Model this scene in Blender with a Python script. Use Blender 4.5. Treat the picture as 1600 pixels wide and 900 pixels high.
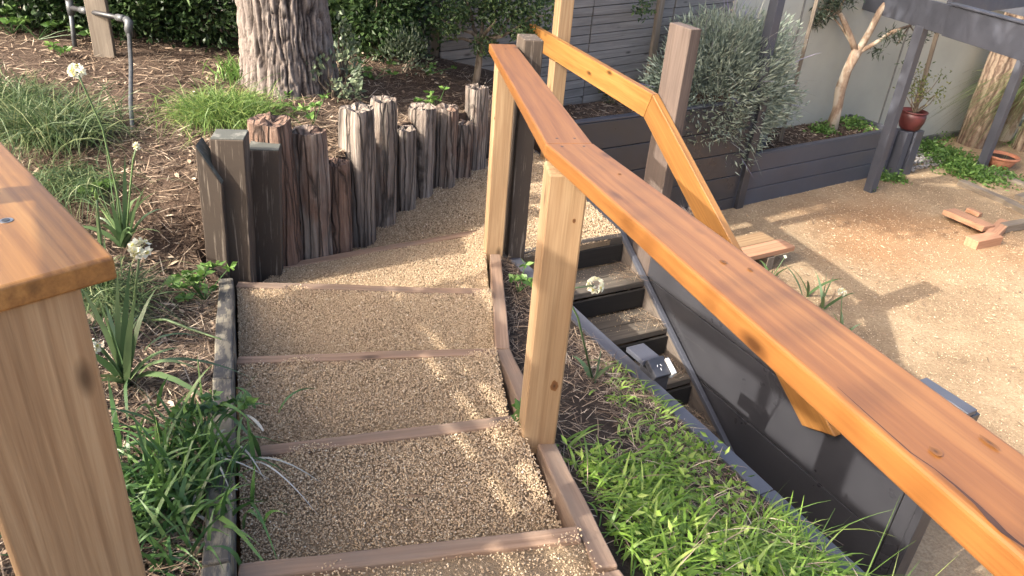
import bpy, bmesh, math, random
import numpy as np
from mathutils import Vector, Matrix
for _o in list(bpy.data.objects): bpy.data.objects.remove(_o)
scene = bpy.context.scene
COL = scene.collection
random.seed(7); RNG = np.random.default_rng(11)

# ------------------------------------------------------------------ camera
FPX, PITCH, ROLL = 1200.0, math.radians(29.1), math.radians(4.8)
_f = Vector((0, math.cos(PITCH), -math.sin(PITCH))); _u = Vector((0, math.sin(PITCH), math.cos(PITCH))); _r = Vector((1, 0, 0))
_cr = _r*math.cos(ROLL) + _u*math.sin(ROLL); _cu = -_r*math.sin(ROLL) + _u*math.cos(ROLL)
cam = bpy.data.cameras.new('camera'); camo = bpy.data.objects.new('camera', cam); COL.objects.link(camo)
camo.matrix_world = Matrix(((_cr.x, _cu.x, -_f.x, 0), (_cr.y, _cu.y, -_f.y, 0), (_cr.z, _cu.z, -_f.z, 0), (0, 0, 0, 1)))
cam.sensor_width = 36; cam.lens = 36*FPX/1600; cam.clip_start = .02; cam.clip_end = 400
scene.camera = camo

# ------------------------------------------------------------------ sky and sun
SUN = Vector((-.70, -.446, .56)).normalized()          # towards the sun
w = bpy.data.worlds.new('World'); scene.world = w; w.use_nodes = True
nt = w.node_tree; bg = nt.nodes['Background']
sky = nt.nodes.new('ShaderNodeTexSky'); sky.sky_type = 'NISHITA'; sky.sun_disc = False; sky.dust_density = 6.0; sky.ozone_density = .2; sky.air_density = .8
sky.sun_elevation = math.asin(SUN.z); sky.sun_rotation = math.atan2(SUN.x, SUN.y) % (2*math.pi)
nt.links.new(sky.outputs[0], bg.inputs[0]); bg.inputs[1].default_value = .15
sl = bpy.data.lights.new('sun', 'SUN'); sl.energy = 2.4; sl.angle = math.radians(.53); sl.color = (1, .93, .82)
so = bpy.data.objects.new('sun', sl); COL.objects.link(so); so.rotation_euler = (-SUN).to_track_quat('-Z', 'Y').to_euler()
so.location = SUN*30
scene.view_settings.view_transform = 'Standard'; scene.view_settings.look = 'None'
scene.view_settings.exposure = 1.95; scene.view_settings.gamma = 1

# ------------------------------------------------------------------ helpers
def V3(*a): return Vector(a)
def ray(u, v):
    X = (u-800)/FPX; Y = (450-v)/FPX
    return _f + _cr*X + _cu*Y
def at(u, v, z):                # the point of the place at height z seen in this direction
    d = ray(u, v); return d*(z/d.z)
def on_plane(u, v, p, n):
    d = ray(u, v); n = Vector(n); return d*(Vector(p).dot(n)/d.dot(n))
def at_y(u, v, y):
    d = ray(u, v); return d*(y/d.y)

def tag(o, label=None, cat=None, group=None, kind=None):
    if label: o['label'] = label
    if cat: o['category'] = cat
    if group: o['group'] = group
    if kind: o['kind'] = kind
    return o
def empty(name, loc, label, cat, group=None):
    o = bpy.data.objects.new(name, None); COL.objects.link(o); o.location = loc; o.empty_display_size = .1
    return tag(o, label, cat, group)
def wloc(o):
    v = Vector(o.location)
    while o.parent: o = o.parent; v = v + Vector(o.location)
    return v
def place(o, M, parent):
    """M is the world matrix; parents never carry rotation except when nested under boards, which then use their matrix."""
    COL.objects.link(o)
    if parent is None: o.matrix_world = M
    else:
        o.parent = parent
        pm = WM.get(parent.name) or Matrix.Translation(wloc(parent))
        o.matrix_basis = pm.inverted() @ M
    WM[o.name] = M.copy()
    return o
WM = {}
def nmesh(name, V, F, rnd=None, smooth=False):
    V = np.asarray(V, np.float32).reshape(-1, 3)
    me = bpy.data.meshes.new(name)
    Fs = F if isinstance(F, list) and len(F) and isinstance(F[0], np.ndarray) else [np.asarray(F)]
    idx = np.concatenate([f.reshape(-1) for f in Fs]).astype(np.int32)
    tot = np.concatenate([np.full(len(f), f.shape[1]) for f in Fs]).astype(np.int32)
    st = np.concatenate([[0], np.cumsum(tot)[:-1]]).astype(np.int32)
    me.vertices.add(len(V)); me.vertices.foreach_set('co', V.reshape(-1))
    me.loops.add(len(idx)); me.loops.foreach_set('vertex_index', idx)
    me.polygons.add(len(tot)); me.polygons.foreach_set('loop_start', st)
    if rnd is not None:
        a = me.attributes.new('rnd', 'FLOAT', 'POINT'); a.data.foreach_set('value', np.asarray(rnd, np.float32))
    me.update(calc_edges=True); me.validate()
    me.polygons.foreach_set('use_smooth', np.full(len(tot), smooth))
    return me
def mobj(name, V, F, mat, parent=None, rnd=None, smooth=False, origin=None):
    V = np.asarray(V, float).reshape(-1, 3)
    if origin is None: origin = (V[:, 0].mean(), V[:, 1].mean(), V[:, 2].min())
    me = nmesh(name, V - np.array(origin), F, rnd, smooth); me.materials.append(mat)
    o = bpy.data.objects.new(name, me)
    return place(o, Matrix.Translation(origin), parent)

def frame(axis, up):
    x = Vector(axis).normalized(); z = Vector(up); z = (z - x*z.dot(x)).normalized(); y = z.cross(x)
    return x, y, z
def solid(name, a4, b4, mat, parent=None, up=(0, 0, 1), bevel=.004, seg=2, cuts=0, rough=0, seed=0):
    """a box-like timber between the end quads a4 and b4 (world points); local X runs along the grain"""
    a4 = [Vector(p) for p in a4]; b4 = [Vector(p) for p in b4]
    ca = sum(a4, Vector())/4; cb = sum(b4, Vector())/4
    x, y, z = frame(cb-ca, up); o0 = (ca+cb)/2
    M = Matrix(((x.x, y.x, z.x, o0.x), (x.y, y.y, z.y, o0.y), (x.z, y.z, z.z, o0.z), (0, 0, 0, 1))); Mi = M.inverted()
    bm = bmesh.new()
    n = cuts+1; rings = []
    for i in range(n+1):
        t = i/n; rings.append([bm.verts.new(Mi @ a.lerp(b, t)) for a, b in zip(a4, b4)])
    for r0, r1 in zip(rings, rings[1:]):
        for k in range(4): bm.faces.new((r0[k], r0[(k+1) % 4], r1[(k+1) % 4], r1[k]))
    bm.faces.new(rings[0][::-1]); bm.faces.new(rings[-1])
    bmesh.ops.recalc_face_normals(bm, faces=bm.faces)
    if bevel:
        ee = [e for e in bm.edges if e.calc_face_angle(0) > .5]
        bmesh.ops.bevel(bm, geom=ee, offset=bevel, segments=seg, profile=.5, affect='EDGES')
    if rough:
        rr = random.Random(seed)
        ph = [rr.uniform(0, 6.3) for _ in range(6)]
        for v in bm.verts:
            c = v.co
            v.co.y += rough*(math.sin(c.x*9+ph[0]+c.z*20)+.6*math.sin(c.x*23+ph[1]))+rr.uniform(-.3, .3)*rough
            v.co.z += rough*(math.sin(c.x*7+ph[2]+c.y*20)+.6*math.sin(c.x*19+ph[3]))+rr.uniform(-.3, .3)*rough
    me = bpy.data.meshes.new(name); bm.to_mesh(me); bm.free(); me.materials.append(mat)
    o = bpy.data.objects.new(name, me)
    return place(o, M, parent)
def board(name, A, B, w_, h_, mat, parent=None, up=(0, 0, 1), **k):
    A = Vector(A); B = Vector(B); x, y, z = frame(B-A, up)
    q = lambda P: [P-y*w_/2-z*h_/2, P+y*w_/2-z*h_/2, P+y*w_/2+z*h_/2, P-y*w_/2+z*h_/2]
    return solid(name, q(A), q(B), mat, parent, up=z, **k)
def post(name, xy, z0, z1, wx, wy, ang, mat, parent=None, **k):
    """upright timber: wx along the heading ang, wy across"""
    return board(name, (xy[0], xy[1], z0), (xy[0], xy[1], z1), wy, wx, mat, parent, up=(math.cos(ang), math.sin(ang), 0), **k)

def tube(pts, rad, n=8):
    P = [Vector(p) for p in pts]; V = []; F = []
    for i, p in enumerate(P):
        t = (P[min(i+1, len(P)-1)]-P[max(i-1, 0)]).normalized()
        a = t.orthogonal() if i == 0 else a0 - t*a0.dot(t); a.normalize(); a0 = a; b = t.cross(a)
        for k in range(n):
            c = 2*math.pi*k/n; V.append(p+(a*math.cos(c)+b*math.sin(c))*rad[i])
    m = len(P)
    for i in range(m-1):
        for k in range(n): F.append((i*n+k, i*n+(k+1) % n, (i+1)*n+(k+1) % n, (i+1)*n+k))
    base = len(V); V.append(P[0]); V.append(P[-1])
    T = []
    for k in range(n): T.append((base, (k+1) % n, k)); T.append((base+1, (m-1)*n+k, (m-1)*n+(k+1) % n))
    return np.array([tuple(v) for v in V]), [np.array(F), np.array(T)]
def join(parts):
    """[(V, [F4, F3]) ...] into one (V, [F4, F3])"""
    Vs = []; Q = []; T = []; off = 0
    for V, F in parts:
        Vs.append(V)
        for f in (F if isinstance(F, list) else [F]):
            (Q if f.shape[1] == 4 else T).append(f+off)
        off += len(V)
    out = []
    if Q: out.append(np.concatenate(Q))
    if T: out.append(np.concatenate(T))
    return np.concatenate(Vs), out
def unit(a): return a/np.maximum(np.linalg.norm(a, axis=1, keepdims=True), 1e-9)
def leaves(P, D, L, W, fold=.25, rnd=None):
    """rhombic folded leaves; returns V, F, rnd"""
    P = np.asarray(P, float); n = len(P); D = unit(np.asarray(D, float)); L = np.broadcast_to(L, n)[:, None]; W = np.broadcast_to(W, n)[:, None]
    B = unit(np.cross(D, RNG.normal(size=(n, 3)))); N = np.cross(B, D)
    V = np.stack([P, P+D*L*.45+B*W*.5+N*W*fold, P+D*L, P+D*L*.45-B*W*.5+N*W*fold], 1).reshape(-1, 3)
    i = np.arange(n)[:, None]*4
    F = np.concatenate([i+np.array([[0, 1, 2]]), i+np.array([[0, 2, 3]])])
    r = RNG.random(n) if rnd is None else rnd
    return V, F, np.repeat(r, 4)
def blades(P, D, L, W, droop, seg=4, rnd=None, flat=False):
    """arching grass blades"""
    P = np.asarray(P, float); n = len(P); D = unit(np.asarray(D, float)); L = np.broadcast_to(L, n); W = np.broadcast_to(W, n); droop = np.broadcast_to(droop, n)
    H = D.copy(); H[:, 2] = 0; H = unit(H+1e-6)
    B = unit(np.cross(D, np.array([0, 0, 1.])+RNG.normal(size=(n, 3))*.35)); rows = []
    for j in range(seg+1):
        t = j/seg
        c = P + D*(L*t)[:, None] + H*(L*droop*.45*t*t)[:, None]; c[:, 2] -= L*droop*t*t*(.55+.25*t)
        wd = (W*(1-t**2.2)*.5+.0003)[:, None]*(.55+.45*min(1, t*4))
        rows += [c-B*wd, c+B*wd]
    V = np.stack(rows, 1).reshape(-1, 3); k = 2*(seg+1); i = np.arange(n)[:, None]*k
    F = np.concatenate([i+np.array([[2*j, 2*j+1, 2*j+3, 2*j+2]]) for j in range(seg)])
    r = RNG.random(n) if rnd is None else rnd
    return V, F, np.repeat(r, k)
def ball_pts(n, c, r, shell=.0):
    d = unit(RNG.normal(size=(n, 3))); q = (shell+(1-shell)*RNG.random(n))**(1/3)
    return np.array(c)+d*q[:, None]*np.array(r)
def clumped(n, c, r, nc, spread, shell=.3):
    C = ball_pts(nc, c, r, shell); k = RNG.integers(0, nc, n)
    return C[k]+RNG.normal(size=(n, 3))*spread, C, k
def inpoly(x, y, poly):
    c = np.zeros(len(x), bool); n = len(poly)
    for i in range(n):
        x0, y0 = poly[i][:2]; x1, y1 = poly[(i+1) % n][:2]
        if y0 == y1: continue
        m = ((y0 > y) != (y1 > y)) & (x < (x1-x0)*(y-y0)/(y1-y0)+x0); c ^= m
    return c
def fbm(x, y, s=1.0, seed=0):
    r = random.Random(seed); z = 0*x; a = 1.0; f = s
    for o in range(4):
        for k in range(3):
            th = r.uniform(0, 6.3); ph = r.uniform(0, 6.3)
            z = z + a*np.sin(f*(x*math.cos(th)+y*math.sin(th))+ph)/3
        a *= .5; f *= 2.1
    return z

# ------------------------------------------------------------------ materials
def mat(name):
    m = bpy.data.materials.new(name); m.use_nodes = True; t = m.node_tree
    return m, t, t.nodes['Principled BSDF']
def nd(t, typ, **k):
    n = t.nodes.new(typ)
    for a, b in k.items():
        if a.startswith('i_'):
            key = a[2:]; key = int(key) if key.isdigit() else key.replace('_', ' '); n.inputs[key].default_value = b
        else: setattr(n, a, b)
    return n
def ramp(t, stops, fac):
    n = t.nodes.new('ShaderNodeValToRGB'); e = n.color_ramp.elements
    while len(e) < len(stops): e.new(.5)
    for el, (p, c) in zip(e, stops): el.position = p; el.color = (*c, 1) if len(c) == 3 else c
    t.links.new(fac, n.inputs[0]); return n.outputs[0]
def mixc(t, a, b, fac, mode='MIX'):
    n = t.nodes.new('ShaderNodeMix'); n.data_type = 'RGBA'; n.blend_type = mode
    for s, v in ((6, a), (7, b), (0, fac)):
        if hasattr(v, 'is_linked'): t.links.new(v, n.inputs[s])
        else: n.inputs[s].default_value = (*v, 1) if isinstance(v, tuple) else v
    return n.outputs[2]
def bump(t, p, h, strength, dist):
    b = nd(t, 'ShaderNodeBump', i_Strength=strength, i_Distance=dist); t.links.new(h, b.inputs['Height']); t.links.new(b.outputs[0], p.inputs['Normal'])
def noise(t, vec, scale, detail=4, rough=.55, dist=0):
    n = nd(t, 'ShaderNodeTexNoise', i_Scale=scale, i_Detail=detail, i_Roughness=rough, i_Distortion=dist); t.links.new(vec, n.inputs[0]); return n.outputs[0]
def mapped(t, vec, scale):
    n = nd(t, 'ShaderNodeMapping'); n.inputs[3].default_value = scale; t.links.new(vec, n.inputs[0]); return n.outputs[0]
def local(t):
    tc = nd(t, 'ShaderNodeTexCoord'); oi = nd(t, 'ShaderNodeObjectInfo')
    m = nd(t, 'ShaderNodeMath', operation='MULTIPLY', i_1=37.0); t.links.new(oi.outputs['Random'], m.inputs[0])
    a = nd(t, 'ShaderNodeVectorMath', operation='ADD'); t.links.new(tc.outputs['Object'], a.inputs[0]); t.links.new(m.outputs[0], a.inputs[1])
    return a.outputs[0], oi.outputs['Random'], tc

def wood(name, dark, midc, light, rough=.45, ring=26, coat=0, knots=True, fibre=.25, stain=None, bmp=.15):
    m, t, p = mat(name); v, rnd, tc = local(t)
    big = noise(t, mapped(t, v, (.7, 17, 17)), 1.0, 6, .68, 1.0)
    wv = nd(t, 'ShaderNodeTexWave', wave_type='BANDS', bands_direction='Y', i_Scale=ring/6.0, i_Distortion=5.0, i_Detail=3, i_Detail_Scale=1.2)
    t.links.new(mapped(t, v, (.22, 1.6, 1.1)), wv.inputs[0])
    fib = noise(t, mapped(t, v, (4, 160, 160)), 1.0, 3, .6)
    c = ramp(t, ((.25, dark), (.5, midc), (.75, light)), big)
    c = mixc(t, c, dark, ramp(t, ((.55, (0, 0, 0)), (.95, (.55, .55, .55))), wv.outputs[1]))
    c = mixc(t, c, ramp(t, ((.3, dark), (.7, light)), fib), fibre)
    ln = noise(t, mapped(t, v, (1.2, 70, 70)), 1.0, 4, .6, .4); c = mixc(t, c, ramp(t, ((.34, (.55, .5, .46)), (.5, (1, 1, 1))), ln), .38, 'MULTIPLY')
    h = fib
    if knots:
        vo = nd(t, 'ShaderNodeTexVoronoi', i_Scale=1.0); t.links.new(mapped(t, v, (3.1, 8.5, 8.5)), vo.inputs[0])
        kc = tuple(x*.32 for x in dark)
        c = mixc(t, c, kc, ramp(t, ((.05, (.9, .9, .9)), (.16, (0, 0, 0))), vo.outputs[0]))
    if stain:
        st = noise(t, mapped(t, v, (1.3, 5, 5)), 1.0, 5, .65)
        c = mixc(t, c, stain, ramp(t, ((.48, (0, 0, 0)), (.72, (.8, .8, .8))), st))
    t.links.new(c, p.inputs['Base Color']); p.inputs['Roughness'].default_value = rough
    if coat: p.inputs['Coat Weight'].default_value = coat; p.inputs['Coat Roughness'].default_value = .28
    bump(t, p, h, bmp, .002)
    return m
M_RAIL = wood('oiled_rail_timber', (.125, .044, .010), (.20, .08, .019), (.26, .118, .032), .45, 24, .08)
M_RAIL2 = wood('golden_rail_timber', (.14, .056, .013), (.25, .115, .029), (.33, .175, .055), .45, 24, .2)
M_NEW = wood('pale_new_timber', (.19, .105, .05), (.31, .20, .106), (.40, .285, .165), .6, 30, 0, True, .3)
M_EDGE = wood('reddish_edging_timber', (.135, .08, .05), (.245, .155, .10), (.33, .225, .155), .8, 20, 0, True, .35, (.14, .112, .09), .3)
M_OFFCUT = wood('fresh_sawn_offcut', (.28, .13, .07), (.40, .21, .12), (.50, .30, .18), .7, 18, 0, False, .3)
M_TREAD = wood('weathered_tread_timber', (.05, .04, .032), (.095, .08, .062), (.17, .145, .115), .8, 20, 0, False, .45, (.06, .05, .04), .5)
M_SLEEPER = wood('grey_brown_old_sleeper', (.05, .034, .027), (.088, .063, .051), (.14, .104, .085), .8, 14, 0, False, .35, (.10, .08, .068), .4)
M_SLAT = wood('silvered_fence_slat', (.12, .115, .11), (.20, .19, .18), (.29, .275, .26), .85, 14, 0, True, .4, (.11, .103, .096), .4)
M_STAKE = wood('grey_stake', (.10, .08, .06), (.18, .145, .11), (.26, .22, .17), .85, 14, 0, False, .4, None, .4)

def painted(name, col, worn, rough=.5, amount=.62, scl=(2, 22, 22)):
    m, t, p = mat(name); v, rnd, tc = local(t)
    n1 = noise(t, mapped(t, v, scl), 1.0, 6, .7); n2 = noise(t, v, 3.0, 4); fib = noise(t, mapped(t, v, (5, 130, 130)), 1.0, 3)
    c = mixc(t, col, tuple(x*1.7+.004 for x in col), n2)
    c = mixc(t, c, worn, ramp(t, ((amount, (0, 0, 0)), (amount+.09, (1, 1, 1))), n1))
    t.links.new(c, p.inputs['Base Color'])
    t.links.new(ramp(t, ((.3, (rough-.12,)*3), (.7, (rough+.2,)*3)), n2), p.inputs['Roughness'])
    bump(t, p, fib, .25, .002); return m
M_BLACK = painted('charcoal_painted_timber', (.026, .026, .030), (.075, .072, .072), .34, .66)
M_CHAR = painted('blue_charcoal_paint', (.042, .045, .057), (.10, .10, .10), .45, .72)
M_FLAKE = painted('flaking_dark_paint', (.040, .029, .021), (.20, .165, .13), .85, .565, (2.5, 60, 60))
M_MOSS = painted('mossy_grey_top', (.05, .053, .046), (.15, .15, .13), .9, .5, (6, 10, 10))
M_EDGEOLD = painted('worn_edge_sleeper', (.05, .046, .042), (.21, .185, .135), .8, .47, (5, 22, 22))

def logmat():
    m, t, p = mat('weathered_log_wood'); v, rnd, tc = local(t)
    st = noise(t, mapped(t, v, (42, 42, 2.2)), 1.0, 5, .65); big = noise(t, mapped(t, v, (7, 7, 3.5)), 1.0, 4)
    c = ramp(t, ((.26, (.06, .048, .04)), (.5, (.20, .165, .138)), (.75, (.38, .33, .28))), st)
    red = ramp(t, ((.26, (.042, .025, .018)), (.5, (.15, .09, .064)), (.75, (.27, .185, .138))), st)
    fac = nd(t, 'ShaderNodeMath', operation='ADD'); t.links.new(big, fac.inputs[0])
    at_ = nd(t, 'ShaderNodeAttribute', attribute_name='tone', attribute_type='OBJECT'); t.links.new(at_.outputs[2], fac.inputs[1])
    cr_ = nd(t, 'ShaderNodeTexVoronoi', feature='DISTANCE_TO_EDGE', i_Scale=1.0); wz = nd(t, 'ShaderNodeVectorMath', operation='ADD'); t.links.new(mapped(t, v, (19, 19, 1.1)), wz.inputs[0]); wq = nd(t, 'ShaderNodeVectorMath', operation='SCALE', i_3=.4); t.links.new(noise(t, v, 7, 3), wq.inputs[0]); t.links.new(wq.outputs[0], wz.inputs[1]); t.links.new(wz.outputs[0], cr_.inputs[0])
    c = mixc(t, red, c, ramp(t, ((.75, (0, 0, 0)), (1.15 if False else 1.0, (1, 1, 1))), fac.outputs[0]))
    ck = ramp(t, ((.0, (0, 0, 0)), (.10, (1, 1, 1))), cr_.outputs[0]); c = mixc(t, c, ck, .75, 'MULTIPLY')
    t.links.new(c, p.inputs['Base Color']); p.inputs['Roughness'].default_value = .9
    hh = nd(t, 'ShaderNodeMath', operation='MULTIPLY_ADD', i_1=.7); t.links.new(ck, hh.inputs[0]); t.links.new(st, hh.inputs[2])
    bump(t, p, hh.outputs[0], 1.0, .014); return m
M_LOG = logmat()
def barkmat(name, c0, c1, c2, sc=(9, 9, 2.2), d=.03, st=1.0):
    m, t, p = mat(name); v, rnd, tc = local(t)
    vo = nd(t, 'ShaderNodeTexVoronoi', feature='DISTANCE_TO_EDGE', i_Scale=1.0)
    ns = noise(t, v, 6, 4); wv = nd(t, 'ShaderNodeVectorMath', operation='SCALE'); 
    mp = mapped(t, v, sc); ad = nd(t, 'ShaderNodeVectorMath', operation='ADD'); t.links.new(mp, ad.inputs[0]); t.links.new(ns, ad.inputs[1])
    t.links.new(ad.outputs[0], vo.inputs[0])
    fine = noise(t, mapped(t, v, (40, 40, 14)), 1.0, 5, .7)
    h = nd(t, 'ShaderNodeMath', operation='MULTIPLY_ADD', i_1=2.2); t.links.new(vo.outputs[0], h.inputs[0]); t.links.new(fine, h.inputs[2])
    c = ramp(t, ((.3, c0), (.75, c1), (1.2 if False else 1.0, c2)), h.outputs[0])
    t.links.new(c, p.inputs['Base Color']); p.inputs['Roughness'].default_value = .95
    bump(t, p, h.outputs[0], st, d); return m
M_BARK = barkmat('furrowed_bark', (.05, .038, .032), (.21, .17, .145), (.36, .31, .275))
M_BARK2 = barkmat('stringy_brown_bark', (.05, .03, .02), (.15, .10, .07), (.24, .18, .13), (12, 12, .9), .03, .8)
M_BARKP = barkmat('smooth_peeling_bark', (.16, .10, .065), (.30, .22, .155), (.42, .36, .28), (5, 5, 2), .006, .35)
M_TWIG = barkmat('twig_bark', (.06, .045, .03), (.13, .10, .07), (.19, .15, .11), (20, 20, 5), .004, .4)

def attrmat(name, stops, rough=.7, trans=0, spec=.3, extra=None, coordnoise=None):
    m, t, p = mat(name); a = nd(t, 'ShaderNodeAttribute', attribute_name='rnd')
    c = ramp(t, stops, a.outputs[2])
    t.links.new(c, p.inputs['Base Color']); p.inputs['Roughness'].default_value = rough; p.inputs['Specular IOR Level'].default_value = spec
    if trans:
        tr = nd(t, 'ShaderNodeBsdfTranslucent'); mx = nd(t, 'ShaderNodeMixShader', i_0=trans); out = t.nodes['Material Output']
        br = mixc(t, c, (.9, 1.0, .35), .25, 'MIX') if False else c
        t.links.new(br, tr.inputs[0]); t.links.new(p.outputs[0], mx.inputs[1]); t.links.new(tr.outputs[0], mx.inputs[2]); t.links.new(mx.outputs[0], out.inputs[0])
    return m
def leafmat(name, a, b, c, rough=.45, trans=.25, spec=.4): return attrmat(name, ((0, a), (.6, b), (1, c)), rough, trans, spec)
M_HEDGE = leafmat('dark_hedge_leaf', (.015, .033, .011), (.033, .066, .02), (.085, .14, .045))
M_SAGE = leafmat('grey_green_leaf', (.07, .10, .06), (.13, .17, .10), (.24, .28, .18))
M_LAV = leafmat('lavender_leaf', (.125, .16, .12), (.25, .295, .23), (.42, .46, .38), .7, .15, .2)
M_LAVTIP = leafmat('lavender_stalk', (.16, .17, .13), (.26, .26, .22), (.20, .18, .30), .7, .1, .2)
M_OLIVE = leafmat('olive_leaf', (.018, .03, .018), (.04, .06, .035), (.12, .15, .10))
M_GRASS = leafmat('tuft_grass', (.05, .10, .022), (.13, .22, .05), (.28, .34, .10), .5, .35)
M_DULLGRASS = leafmat('dull_tuft_grass', (.035, .065, .025), (.08, .13, .045), (.20, .22, .10), .55, .3)
M_WEED = leafmat('bright_weed', (.085, .17, .022), (.21, .34, .055), (.37, .47, .13), .45, .38)
M_STRAP = leafmat('strap_leaf', (.03, .075, .022), (.07, .15, .04), (.16, .27, .075), .4, .25, .5)
M_DAFF = leafmat('daffodil_leaf', (.05, .095, .04), (.10, .165, .07), (.19, .26, .11), .4, .25, .5)
M_FRESH = leafmat('fresh_green_leaf', (.06, .13, .025), (.11, .21, .045), (.20, .31, .09), .45, .3)
M_PETAL = attrmat('cream_petal', ((0, (.70, .68, .48)), (.5, (.80, .79, .66)), (1, (.83, .83, .76))), .5, .25)
M_CUP = attrmat('pale_yellow_cup', ((0, (.62, .60, .22)), (1, (.74, .70, .34))), .5, .25)
M_DEADLEAF = attrmat('bleached_dead_leaf', ((0, (.36, .36, .32)), (.5, (.52, .52, .48)), (1, (.62, .61, .56))), .6, .2)
M_STRAW = attrmat('pine_straw', ((0, (.06, .04, .028)), (.45, (.17, .118, .08)), (.8, (.33, .245, .172)), (1, (.50, .415, .31))), .8)
M_CHIP = attrmat('wood_chip', ((0, (.20, .12, .07)), (.5, (.36, .24, .14)), (1, (.55, .43, .28))), .8)
M_DRY = attrmat('dry_twig', ((0, (.16, .12, .10)), (1, (.36, .30, .26))), .9)
M_PEB = attrmat('gold_brown_gravel', ((0, (.15, .10, .06)), (.25, (.335, .238, .146)), (.58, (.49, .368, .237)), (.85, (.60, .487, .337)), (1, (.71, .635, .51))), .75)
M_STONE = attrmat('grey_pebble', ((0, (.12, .11, .10)), (.5, (.24, .22, .20)), (1, (.40, .38, .35))), .8)

def ground(name, stops, scale, bsc, bst, rough=.95, detail=8):
    m, t, p = mat(name); tc = nd(t, 'ShaderNodeTexCoord'); v = tc.outputs['Object']
    a = noise(t, v, scale, detail, .65); b = noise(t, v, bsc, 4, .7)
    mx = nd(t, 'ShaderNodeMath', operation='MULTIPLY_ADD', i_1=.5, ); t.links.new(b, mx.inputs[0])
    h = nd(t, 'ShaderNodeMath', operation='MULTIPLY', i_1=.5); t.links.new(a, h.inputs[0]); t.links.new(h.outputs[0], mx.inputs[2])
    t.links.new(ramp(t, stops, mx.outputs[0]), p.inputs['Base Color']); p.inputs['Roughness'].default_value = rough
    p.inputs['Specular IOR Level'].default_value = .2
    bump(t, p, b, bst, .02); return m
M_MULCH = ground('garden_mulch', ((.3, (.026, .018, .013)), (.5, (.075, .05, .036)), (.7, (.15, .108, .078))), 3, 60, .9)
M_SOIL = ground('dark_soil', ((.3, (.02, .014, .010)), (.5, (.05, .035, .025)), (.7, (.10, .072, .052))), 5, 90, .9)
M_GRAVEL = ground('gravel_fines', ((.3, (.18, .126, .078)), (.5, (.33, .242, .152)), (.72, (.45, .342, .226))), 7, 160, 1.0)
M_SAND = ground('sandy_courtyard', ((.3, (.15, .10, .06)), (.48, (.275, .197, .12)), (.6, (.355, .267, .168)), (.75, (.43, .335, .218))), 1.6, 45, .6)
def stain_patch(m, centres, col):
    t = m.node_tree; p = t.nodes['Principled BSDF']; src = p.inputs['Base Color'].links[0].from_socket; tc = nd(t, 'ShaderNodeTexCoord'); v = tc.outputs['Object']; c = src
    for (cx, cy, r, k) in centres:
        d = nd(t, 'ShaderNodeVectorMath', operation='DISTANCE'); d.inputs[1].default_value = (cx, cy, -3.31)
        wn = nd(t, 'ShaderNodeVectorMath', operation='SCALE', i_3=.9*r); w2 = nd(t, 'ShaderNodeVectorMath', operation='ADD'); nn = nd(t, 'ShaderNodeTexNoise', i_Scale=1.8, i_Detail=6, i_Roughness=.7); t.links.new(v, nn.inputs[0])
        sb_ = nd(t, 'ShaderNodeVectorMath', operation='SUBTRACT'); sb_.inputs[1].default_value = (.5, .5, .5); t.links.new(nn.outputs[1], sb_.inputs[0]); t.links.new(sb_.outputs[0], wn.inputs[0]); t.links.new(wn.outputs[0], w2.inputs[0]); t.links.new(v, w2.inputs[1]); t.links.new(w2.outputs[0], d.inputs[0])
        f = ramp(t, ((0, (k,)*3), (1, (0, 0, 0))), nd_div(t, d.outputs[1], r)); c = mixc(t, c, col, f)
    t.links.new(c, p.inputs['Base Color'])
def nd_div(t, a, b):
    n = nd(t, 'ShaderNodeMath', operation='DIVIDE', i_1=b); t.links.new(a, n.inputs[0]); return n.outputs[0]
def simple(name, col, rough=.5, metal=0, var=.25, scale=20):
    m, t, p = mat(name); v, rnd, tc = local(t); n = noise(t, v, scale, 4)
    t.links.new(ramp(t, ((.3, tuple(x*(1-var) for x in col)), (.7, tuple(x*(1+var) for x in col))), n), p.inputs['Base Color'])
    p.inputs['Roughness'].default_value = rough; p.inputs['Metallic'].default_value = metal; bump(t, p, n, .1, .002); return m
M_WALL = simple('grey_green_render', (.36, .365, .32), .85, 0, .10, 1.5)
M_WALLTRIM = simple('wall_joint_trim', (.17, .17, .155), .8)
M_REDPOT = simple('red_glazed_pot', (.075, .016, .015), .5, 0, .35, 6)
M_TERRA = simple('terracotta_pot', (.36, .15, .085), .8, 0, .2, 12)
M_PIPE = simple('galvanised_pipe', (.09, .095, .10), .5, .5, .25, 25)
M_PIPEBLK = simple('black_pipe', (.03, .03, .033), .4)
M_PLAST = simple('dark_grey_plastic', (.035, .036, .042), .4)
M_WHITE = simple('white_plastic', (.72, .72, .70), .5, 0, .05)
M_STEEL = simple('screw_steel', (.35, .35, .36), .35, .9)
stain_patch(M_SAND, [(4.1, 8.0, 1.3, .75), (5.2, 7.8, .9, .5), (3.6, 7.4, .7, .5)], (.30, .155, .07))
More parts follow.
